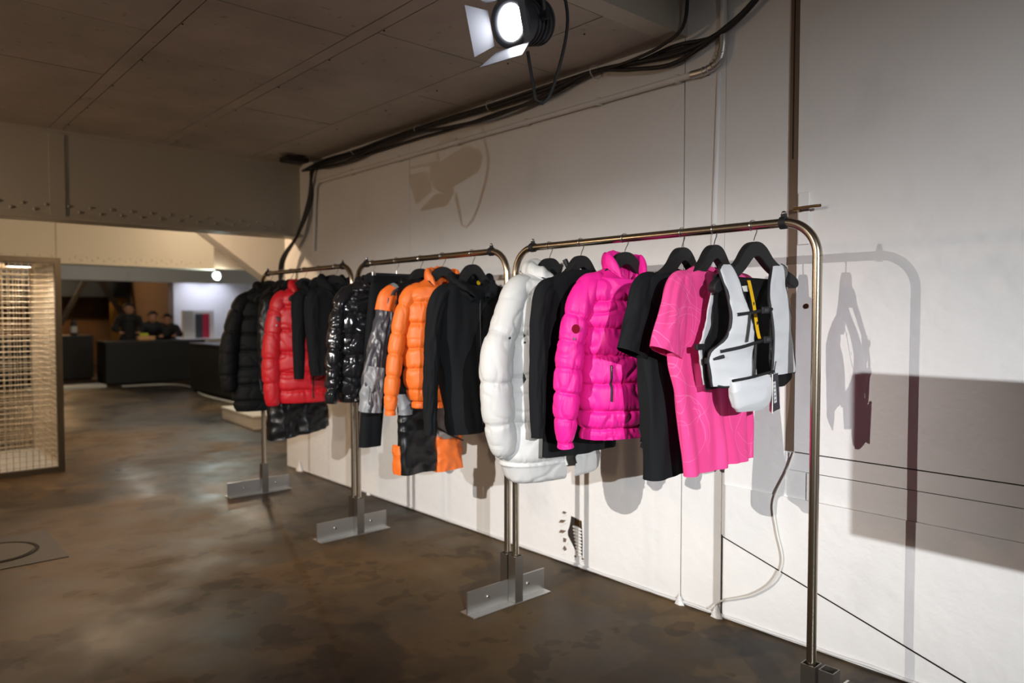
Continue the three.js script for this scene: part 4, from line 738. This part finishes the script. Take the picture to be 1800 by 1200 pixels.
{ // red puffer
  const z = -5.064; hanger(z, -0.2, 0, 'black hanger in the collar of the red puffer');
  const t = garment('puffer_jacket', 'red quilted puffer jacket on the far rail', 'jacket', z, -0.2); t.scale.x = 0.92;
  const b = body({ rows: [[-0.12, -0.09, 0.09, 0.06, 0], [-0.16, -0.15, 0.15, 0.075, 0], [-0.21, -0.20, 0.20, 0.085, 0], [-0.32, -0.225, 0.225, 0.095, 0], [-0.6, -0.23, 0.23, 0.10, 0], [-0.86, -0.225, 0.225, 0.095, 0], [-0.97, -0.20, 0.20, 0.085, 0]],
    seams: [-0.08, -0.27, -0.44, -0.60, -0.75, -0.88, -0.98], bulge: 0.016, gather: 0.010, crumple: 0.010, seed: 161, neck: 0.085, nu: 200, nv: 220 });
  mesh('body', b.geo, C.red, t);
  sleeves(t, C.red, { path: [[-0.14, -0.19, 0, 0.06, 0.06], [-0.19, -0.24, 0.01, 0.08, 0.07], [-0.225, -0.36, 0.02, 0.085, 0.075], [-0.255, -0.55, 0.04, 0.088, 0.078], [-0.265, -0.75, 0.055, 0.085, 0.072], [-0.262, -0.92, 0.065, 0.07, 0.06], [-0.26, -0.985, 0.068, 0.055, 0.05]],
    seams: [-0.30, -0.47, -0.65, -0.82], bulge: 0.009, gather: 0.004, crumple: 0.005, seed: 165, rs: 0.8, nu: 120, nv: 180 });
  mesh('collar', collar({ rx: 0.082, rz: 0.062, y: -0.16, h: 0.105, th: 0.032, flare: 0.03, gap: 0.7, drop: 0.07, rough: 0.007, seed: 167, lean0: 0 }), C.red, t);
  const zp = []; for (let y = -0.25; y > -0.96; y -= 0.03) zp.push(b.front(0.03, y, 0.001)); zipTape(t, zp, 0.006, M.rubber);
  disc(t, 'badge', [-0.235, -0.36, 0.072], 0.020, M.rubber, -0.4); disc(t, 'badge', [0.055, -0.33, 0.135], 0.020, M.rubber, 0); disc(t, 'snap_button', [-0.242, -0.405, 0.075], 0.008, M.chrome, -0.4);
}
{ // long black satin coat below the red puffer
  const z = -5.285; hanger(z, 0, 0, 'black hanger hidden behind the red puffer collar');
  const t = garment('long_coat', 'long black satin coat whose hem shows below the red puffer', 'coat', z);
  const b = body({ rows: [[-0.12, -0.085, 0.085, 0.05, 0], [-0.17, -0.16, 0.16, 0.055, 0], [-0.22, -0.22, 0.21, 0.055, 0], [-0.45, -0.22, 0.22, 0.06, 0], [-0.8, -0.205, 0.24, 0.08, 0.02], [-1.1, -0.20, 0.27, 0.095, 0.03], [-1.255, -0.20, 0.28, 0.095, 0.03]], fold: 0.03, crease: 0.018, seed: 171, nu: 160, nv: 140, hem: (c) => 0.025 + 0.035 * c });
  mesh('body', b.geo, C.satinBlack, t);
  sleeves(t, C.satinBlack, { path: [[-0.14, -0.2, 0, 0.05, 0.045], [-0.19, -0.25, 0.01, 0.056, 0.05], [-0.215, -0.5, 0.03, 0.05, 0.048], [-0.215, -0.80, 0.05, 0.044, 0.042]], fold: 0.006, crease: 0.01, seed: 173, nu: 50, nv: 70 });
  mesh('collar', collar({ rx: 0.085, rz: 0.055, y: -0.15, h: 0.06, th: 0.014, flare: 0.01, gap: 0.4, drop: 0.05, rough: 0.004, seed: 175, lean0: 0 }), C.satinBlack, t);
}
{ // black leather-look jacket
  const z = -5.45; hanger(z, 0, 0, 'black hanger between the dark hooded puffer and the red puffer');
  const t = garment('jacket', 'black glossy jacket with a grey edge between the dark puffer and the red one', 'jacket', z);
  const b = body({ rows: [[-0.115, -0.08, 0.08, 0.05, 0], [-0.16, -0.14, 0.15, 0.055, 0], [-0.21, -0.17, 0.21, 0.06, 0], [-0.45, -0.18, 0.22, 0.06, 0], [-0.95, -0.17, 0.22, 0.06, 0]], fold: 0.012, crease: 0.02, seed: 181, nu: 120, nv: 120 });
  mesh('body', b.geo, C.satinBlack, t);
  const e = []; for (let y = -0.26; y > -0.94; y -= 0.04) e.push(b.front(-0.165 + 0.01 * Math.sin(y * 9), y, 0.004)); zipTape(t, e, 0.008, C.greyNylon, 'edge_piping');
  mesh('collar', collar({ rx: 0.085, rz: 0.055, y: -0.15, h: 0.065, th: 0.014, flare: 0.01, gap: 0.4, drop: 0.05, rough: 0.005, seed: 185, lean0: 0 }), C.satinBlack, t);
}
{ // dark hooded puffer at the far left end
  const z = -5.655; hanger(z, 0, 0, 'black hanger at the left end of the far rail');
  const t = garment('puffer_jacket', 'matt black hooded puffer at the left end of the far rail', 'jacket', z);
  const b = body({ rows: [[-0.09, -0.09, 0.09, 0.06, 0], [-0.14, -0.16, 0.16, 0.075, 0], [-0.20, -0.23, 0.23, 0.085, 0], [-0.34, -0.265, 0.26, 0.10, 0], [-0.7, -0.285, 0.27, 0.105, 0], [-0.98, -0.30, 0.28, 0.10, 0], [-1.08, -0.275, 0.26, 0.085, 0]],
    seams: [-0.05, -0.22, -0.35, -0.48, -0.61, -0.74, -0.87, -1.0, -1.09], bulge: 0.015, gather: 0.006, crumple: 0.008, seed: 191, nu: 180, nv: 220 });
  mesh('body', b.geo, C.blackPuff, t);
  sleeves(t, C.blackPuff, { path: [[-0.16, -0.19, 0, 0.06, 0.06], [-0.235, -0.25, 0.01, 0.08, 0.07], [-0.295, -0.40, 0.02, 0.085, 0.075], [-0.335, -0.58, 0.035, 0.088, 0.078], [-0.348, -0.75, 0.05, 0.083, 0.072], [-0.345, -0.88, 0.06, 0.065, 0.06], [-0.34, -0.92, 0.06, 0.045, 0.045]],
    seams: [-0.30, -0.46, -0.63, -0.79], bulge: 0.009, gather: 0.004, crumple: 0.005, seed: 195, rs: 0.76, nu: 110, nv: 150 });
  mesh('hood', collar({ rx: 0.095, rz: 0.07, y: -0.16, h: 0.10, th: 0.035, flare: 0.03, gap: 0.4, drop: 0.06, rough: 0.008, seed: 197, side: 0.5, lean0: 0 }), C.blackPuff, t);
}

// ================================================================ MESH CAGE AND FLOOR PLATE
{
  const t = thing('mesh_cage', 'pale wire mesh cage at the left edge, shade put into its front frame colour', 'cage', [0.5, 0, -8.4]);
  const X0 = -0.55, X1 = 0.93, Z1 = 0.53, Z0 = -0.75, H = 1.99;
  const fr = (x0, x1, y0, y1, z0, z1, m = M.cageFrameShaded) => mesh('frame_bar', box(x0, x1, y0, y1, z0, z1), m, t);
  const s = 0.05;
  for (const [x, z] of [[X1, Z1], [X0, Z1], [X1, Z0], [X0, Z0]]) fr(x - s, x, 0, H, z - s, z, z === Z0 ? M.wire : M.cageFrameShaded);
  for (const z of [Z1, Z0]) for (const y of [0, H - s]) fr(X0, X1 - s, y, y + s, z - s, z, z === Z0 ? M.wire : M.cageFrameShaded);
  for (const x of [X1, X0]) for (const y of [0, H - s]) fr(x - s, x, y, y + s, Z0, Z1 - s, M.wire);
  const vg = cyl(0.0035, 0.0035, H - 2 * s, 6), hg = cyl(0.0035, 0.0035, X1 - X0 - s, 6), dg = cyl(0.0035, 0.0035, Z1 - Z0 - s, 6);
  hg.rotateZ(Math.PI / 2); dg.rotateX(Math.PI / 2);
  for (const z of [Z1 - 0.025, Z0 - 0.025]) {
    const p = new THREE.Group(); p.name = 'mesh_panel'; t.add(p); p.position.set(0, 0, z);
    for (let x = X0 + 0.03; x < X1 - s; x += 0.05) mesh('wire', vg, M.wire, p).position.set(x, H / 2, 0);
    for (let y = s + 0.03; y < H - s; y += 0.05) mesh('wire', hg, M.wire, p).position.set((X0 + X1 - s) / 2, y, 0.006);
  }
  const p = new THREE.Group(); p.name = 'mesh_panel'; t.add(p); p.position.set(X1 - 0.025, 0, 0);
  for (let z = Z0 + 0.03; z < Z1 - s; z += 0.05) mesh('wire', vg, M.wire, p).position.set(0, H / 2, z);
  for (let y = s + 0.03; y < H - s; y += 0.05) mesh('wire', dg, M.wire, p).position.set(-0.006, y, (Z0 + Z1 - s) / 2);
  mesh('floor_board', box(X0, X1 - s, 0.02, 0.05, Z0, Z1 - s), M.whitePlastic, t);
  // the lamp clipped inside the cage
  const l = thing('cage_lamp', 'bright lamp inside the top of the mesh cage', 'lamp', [1.12, 1.90, -8.0]);
  mesh('housing', rbox(0.20, 0.03, 0.10, 0.008, 0, 0.02, 0), M.lampBody, l);
  const g = new THREE.PlaneGeometry(0.18, 0.085); g.rotateX(Math.PI / 2); g.translate(0, 0.0, 0); mesh('diffuser', g, new THREE.MeshStandardMaterial({ color: 0xffffff, emissive: 0xfff0dc, emissiveIntensity: 9 }), l);
  mesh('hook', rod([0, 0.03, 0], [0, 0.07, 0], 0.006), M.lampBody, l);
  const L = new THREE.SpotLight(0xfff0dc, 2.2, 0, 1.35, 0.4, 2); L.name = 'light'; L.position.set(0, -0.02, 0); L.castShadow = true; L.shadow.radius = 3; const la = new THREE.Object3D(); la.name = 'aim'; la.position.set(0, -1, -0.1); l.add(L); l.add(la); L.target = la;
  const f = thing('floor_plate', 'dark square floor plate with a round cover', 'floor plate', [0.6, 0, -5.43]);
  mesh('plate', box(-0.33, 0.33, 0, 0.004, -0.36, 0.36), new THREE.MeshStandardMaterial({ color: 0x241f1b, roughness: 0.6, bumpMap: floorBump, bumpScale: 0.001 }), f);
  const tr = new THREE.TorusGeometry(0.22, 0.012, 8, 48); tr.rotateX(Math.PI / 2); tr.scale(1, 0.5, 1); tr.translate(0, 0.005, 0); mesh('cover_rim', tr, M.gap, f);
  const cv = cyl(0.20, 0.20, 0.006, 40); cv.translate(0, 0.006, 0); mesh('cover', cv, new THREE.MeshStandardMaterial({ color: 0x2f2822, roughness: 0.6 }), f);
}
// low white plinth
{ const t = thing('plinth', 'low white plinth on the floor beyond the far rail', 'plinth', [4.35, 0, -9.75]); mesh('top', rbox(1.15, 0.03, 1.3, 0.004, 0, 0.155, 0), M.whitePlastic, t); mesh('body', box(-0.56, 0.56, 0, 0.14, -0.64, 0.64), M.whitePlastic, t); t.rotation.y = -0.06; }

// ================================================================ BACK ROOM
function counter(label, x0, x1, z0, z1, h) {
  const t = thing('counter', label, 'counter', [(x0 + x1) / 2, 0, (z0 + z1) / 2]);
  const w = (x1 - x0) / 2, d = (z1 - z0) / 2;
  mesh('body', box(-w + 0.01, w - 0.01, 0.06, h - 0.04, -d + 0.01, d - 0.01), M.blackLam, t);
  mesh('plinth', box(-w + 0.05, w - 0.05, 0, 0.06, -d + 0.05, d - 0.05), M.gap, t);
  mesh('top', rbox(w * 2, 0.04, d * 2, 0.004, 0, h - 0.02, 0), M.blackTop, t); return t;
}
counter('long black counter in the middle of the back room', 3.77, 5.75, -17.4, -16.6, 0.91);
counter('black counter at the right, nearest in the back room', 4.72, 5.5, -14.5, -11.6, 0.93);
counter('low black counter at the far left of the back room', 1.6, 3.95, -19.2, -18.4, 1.0);
struct(mesh('trim_6', box(2.4, 3.74, 0, 0.05, -17.0, -16.45), M.whitePlastic));
{ const c = struct(mesh('trim_7', tube([[4.0, 0.006, -16.35], [4.8, 0.006, -16.2], [5.0, 0.006, -15.6], [4.66, 0.006, -13.5], [4.66, 0.006, -11.4]], 0.012, 60, 6), M.whitePlastic)); }
{ // dark screen, braces and shelf
  const b = thing('dark_screen', 'dark blue hanging panel at the top of the far back room', 'panel', [4.6, 0, -23.0]);
  mesh('sheet', box(-3.4, 1.25, 1.95, 3.05, -0.02, 0.02), new THREE.MeshStandardMaterial({ color: 0x1d2a38, roughness: 0.8 }), b);
  mesh('edge', box(1.22, 1.28, 0, 3.05, -0.03, 0.03), new THREE.MeshStandardMaterial({ color: 0x1d2a38, roughness: 0.8 }), b);
  for (const [x0, y0, x1, y1, l] of [[4.75, 2.65, 3.39, 0.0, 'left black diagonal brace in the far back room'], [4.80, 2.65, 5.65, 1.2, 'right black diagonal brace in the far back room']]) {
    const dx = x1 - x0, dy = y1 - y0, len = Math.hypot(dx, dy), m = mesh('diagonal_brace', rbox(0.13, len, 0.10, 0.01), M.blackLam); m.position.set((x0 + x1) / 2, (y0 + y1) / 2, -22.3); m.rotation.z = Math.atan2(-dx, dy) ; tag(m, l, 'brace', 'braces of the back room');
  }
  const a = thing('amber_panel', 'amber lit panel behind the people in the back room', 'panel', [5.75, 0, -23.2]);
  mesh('sheet', box(-0.35, 0.25, 0, 2.2, -0.02, 0.02), new THREE.MeshStandardMaterial({ color: 0x9c7a3a, roughness: 0.7 }), a);
  const d = thing('display_box', 'white display box with a red and black poster on the counter', 'display', [6.45, 0, -19.2]);
  mesh('pedestal', box(-0.5, 0.75, 0, 0.86, -0.3, 0.3), M.whitePlastic, d);
  mesh('side_panel', box(-0.34, -0.10, 0.86, 1.56, -0.10, 0.05), M.whitePlastic, d);
  mesh('back_panel', box(-0.10, 0.45, 0.86, 1.56, -0.10, -0.06), M.whitePlastic, d);
  mesh('poster_dark', box(-0.02, 0.16, 0.86, 1.48, -0.055, -0.05), M.lampBody, d);
  mesh('poster_red', box(0.16, 0.33, 0.86, 1.48, -0.055, -0.048), new THREE.MeshStandardMaterial({ color: 0xb01f3c, roughness: 0.6 }), d);
  const bt = new THREE.LatheGeometry([[0, 0], [0.10, 0], [0.13, 0.05], [0.13, 0.12], [0.10, 0.16], [0.06, 0.18]].map(([x, y]) => new THREE.Vector2(x, y)), 20); bt.translate(5.35, 0.93, -14.0);
  const bw = mesh('pale_bowl', bt, M.whitePlastic); tag(bw, 'small pale green bowl on the black right counter', 'bowl'); bw.material = new THREE.MeshStandardMaterial({ color: 0xb9c9a8, roughness: 0.5 });
  const pk = mesh('snack_box', rbox(0.34, 0.09, 0.18, 0.02), new THREE.MeshStandardMaterial({ color: 0xc99a6a, roughness: 0.7 })); pk.position.set(4.62, 0.957, -16.9); tag(pk, 'small tan box on the long black counter', 'box');
  const pl = mesh('lime_pack', rbox(0.16, 0.06, 0.10, 0.015), new THREE.MeshStandardMaterial({ color: 0xb5c22c, roughness: 0.6 })); pl.position.set(4.58, 1.035, -16.9); tag(pl, 'small lime green pack on the tan box', 'packet');
  const bo = thing('bottle', 'dark bottle with white label on the far left counter', 'bottle', [3.62, 1.0, -18.7]);
  mesh('glass', new THREE.LatheGeometry([[0, 0], [0.06, 0], [0.065, 0.02], [0.065, 0.24], [0.03, 0.32], [0.028, 0.38]].map(([x, y]) => new THREE.Vector2(x, y)), 18), M.blackTop, bo);
  mesh('paper_label', cyl(0.067, 0.067, 0.14, 18).translate(0, 0.13, 0), M.label, bo);
}
// people behind the counter: one continuous body each, from tapered capsules joined smoothly
function person(label, pos, turn, o) {
  const t = thing('person', label, 'person', pos, turn, 'people behind the counter');
  const capsules = o.bones, res = 84, ctr = [0, o.h / 2, 0.1], half = o.h / 2 + 0.08;
  const field = (bones, x, y, z, k) => {
    let d = 1e3;
    for (const [a, b, ra, rb] of bones) {
      const bx = b[0] - a[0], by = b[1] - a[1], bz = b[2] - a[2], px = x - a[0], py = y - a[1], pz = z - a[2];
      const h = clamp((px * bx + py * by + pz * bz) / (bx * bx + by * by + bz * bz || 1), 0, 1);
      const q = Math.hypot(px - bx * h, py - by * h, pz - bz * h) - lerp(ra, rb, h);
      const m = clamp(0.5 + 0.5 * (d - q) / k, 0, 1); d = lerp(d, q, m) - k * m * (1 - m);
    }
    return d;
  };
  const build = (bones, c, hf, r, k) => {
    const mc = new MarchingCubes(r, M.hair, false, false, 120000); mc.isolation = 0; let i = 0;
    for (let zz = 0; zz < r; zz++) for (let yy = 0; yy < r; yy++) for (let xx = 0; xx < r; xx++) {
      const x = c[0] + hf * ((xx - r / 2) / (r / 2)), y = c[1] + hf * ((yy - r / 2) / (r / 2)), z = c[2] + hf * ((zz - r / 2) / (r / 2));
      mc.field[i++] = -field(bones, x, y, z, k);
    }
    mc.update(); const g = new THREE.BufferGeometry(), n = mc.count;
    const P = new Float32Array(mc.positionArray.slice(0, n * 3)), Nn = new Float32Array(mc.normalArray.slice(0, n * 3));
    for (let j = 0; j < n; j++) { P[3 * j] = c[0] + P[3 * j] * hf; P[3 * j + 1] = c[1] + P[3 * j + 1] * hf; P[3 * j + 2] = c[2] + P[3 * j + 2] * hf; }
    g.setAttribute('position', new THREE.BufferAttribute(P, 3)); g.setAttribute('normal', new THREE.BufferAttribute(Nn, 3)); return g;
  };
  mesh('body', build(capsules, ctr, half, res, 0.05), o.coat, t);
  const hd = o.head;
  mesh('face', build([[[hd[0], hd[1] + 0.03, hd[2] - 0.01], [hd[0], hd[1] - 0.05, hd[2] + 0.02], 0.095, 0.075], [[hd[0], hd[1] - 0.015, hd[2] + 0.09], [hd[0], hd[1] + 0.02, hd[2] + 0.085], 0.018, 0.012], [[hd[0], hd[1] - 0.08, hd[2] + 0.0], [hd[0], hd[1] - 0.16, hd[2] - 0.02], 0.055, 0.06],
    [[hd[0] - 0.095, hd[1], hd[2] - 0.01], [hd[0] - 0.095, hd[1] - 0.03, hd[2] - 0.01], 0.016, 0.012], [[hd[0] + 0.095, hd[1], hd[2] - 0.01], [hd[0] + 0.095, hd[1] - 0.03, hd[2] - 0.01], 0.016, 0.012]], [hd[0], hd[1] - 0.03, hd[2]], 0.2, 44, 0.03), M.skin, t);
  for (const s of [-1, 1]) { const e = new THREE.SphereGeometry(0.012, 10, 8); e.translate(hd[0] + s * 0.035, hd[1] + 0.012, hd[2] + 0.078); mesh('eye', e, M.hair, t); }
  mesh('mouth', rbox(0.045, 0.010, 0.012, 0.003, hd[0], hd[1] - 0.062, hd[2] + 0.088), M.wood, t);
  const hr = new THREE.SphereGeometry(0.112, 24, 16, 0, 6.2832, 0, 1.75); hr.rotateX(-0.55); hr.translate(hd[0], hd[1] + 0.035, hd[2] - 0.02); mesh(o.cap ? 'cap' : 'hair', hr, o.cap || M.hair, t);
  if (o.hood) { const g = collar({ rx: 0.12, rz: 0.11, y: hd[1] - 0.2, h: 0.14, th: 0.04, flare: 0.0, gap: 0.7, drop: 0.03, lean0: 0 }); g.translate(hd[0], 0, hd[2] - 0.03); mesh('hood', g, o.coat, t); }
  for (const hn of o.hands) {
    const [x, y, z, dx] = hn, bones = [[[x, y, z], [x + dx * 0.02, y, z + 0.05], 0.028, 0.032]];
    for (let f = 0; f < 4; f++) { const fx = x - 0.03 + f * 0.02, l = [0.055, 0.07, 0.066, 0.05][f]; bones.push([[fx, y, z + 0.06], [fx, y + 0.004, z + 0.06 + l * 0.6], 0.010, 0.009], [[fx, y + 0.004, z + 0.06 + l * 0.6], [fx, y - 0.014, z + 0.06 + l], 0.009, 0.008]); }
    bones.push([[x - dx * 0.03, y, z + 0.02], [x - dx * 0.055, y + 0.002, z + 0.06], 0.011, 0.009]);
    mesh('hand', build(bones, [x, y, z + 0.05], 0.13, 40, 0.012), M.skin, t);
  }
  return t;
}
{
  const coat1 = cloth([0.014, 0.014, 0.015], 0.8), coat2 = cloth([0.012, 0.013, 0.017], 0.8), coat3 = cloth([0.02, 0.015, 0.014], 0.8);
  const legs = (h) => [[[-0.10, 0.92 * h, 0], [-0.11, 0.48 * h, 0.01], 0.10, 0.065], [[-0.11, 0.48 * h, 0.01], [-0.12, 0.07, 0], 0.062, 0.045], [[-0.12, 0.045, 0], [-0.13, 0.035, 0.14], 0.045, 0.035], [[0.10, 0.92 * h, 0], [0.11, 0.48 * h, 0.01], 0.10, 0.065], [[0.11, 0.48 * h, 0.01], [0.12, 0.07, 0], 0.062, 0.045], [[0.12, 0.045, 0], [0.13, 0.035, 0.14], 0.045, 0.035]];
  const torso = (sy, hip, lean) => [[[0, hip, 0], [0, (hip + sy) / 2, lean * 0.4], 0.15, 0.15], [[0, (hip + sy) / 2, lean * 0.4], [0, sy - 0.08, lean], 0.15, 0.16], [[-0.15, sy - 0.05, lean], [0.15, sy - 0.05, lean], 0.085, 0.085], [[0, sy, lean], [0, sy + 0.09, lean + 0.02], 0.06, 0.055]];
  const arms = (sy, lean, L, R) => [L, R].flatMap(([e, h], i) => { const s = i ? 1 : -1; return [[[s * 0.19, sy - 0.06, lean], e, 0.075, 0.055], [e, h, 0.055, 0.036]]; });
  person('person in a dark hooded coat standing behind the long counter, tallest of the three', [4.58, 0, -18.05], -0.2, { h: 1.75, coat: coat1, hood: true, head: [0, 1.58, 0.06], hands: [[-0.16, 1.06, 0.30, -1], [0.16, 1.06, 0.30, 1]],
    bones: [...legs(1), ...torso(1.42, 0.95, 0.03), ...arms(1.42, 0.03, [[-0.28, 1.15, 0.05], [-0.16, 1.06, 0.30]], [[0.28, 1.15, 0.05], [0.16, 1.06, 0.30]])] });
  person('person in black with a dark cap leaning on the counter, middle of the three', [5.0, 0, -17.85], -0.15, { h: 1.6, coat: coat2, cap: M.hair, head: [0, 1.40, 0.22], hands: [[-0.14, 0.98, 0.46, -1], [0.12, 0.98, 0.46, 1]],
    bones: [...legs(0.95), ...torso(1.25, 0.9, 0.16), ...arms(1.25, 0.16, [[-0.27, 1.02, 0.2], [-0.14, 0.98, 0.46]], [[0.27, 1.02, 0.2], [0.12, 0.98, 0.46]])] });
  person('person in a dark top bending over the counter, rightmost of the three', [5.46, 0, -18.25], -0.3, { h: 1.55, coat: coat3, head: [0, 1.34, 0.24], hands: [[-0.12, 0.975, 0.48, -1], [0.14, 0.975, 0.46, 1]],
    bones: [...legs(0.93), ...torso(1.2, 0.88, 0.18), ...arms(1.2, 0.18, [[-0.27, 1.0, 0.22], [-0.12, 0.975, 0.48]], [[0.27, 1.0, 0.22], [0.14, 0.975, 0.46]])] });
}

renderer.render(scene, camera);
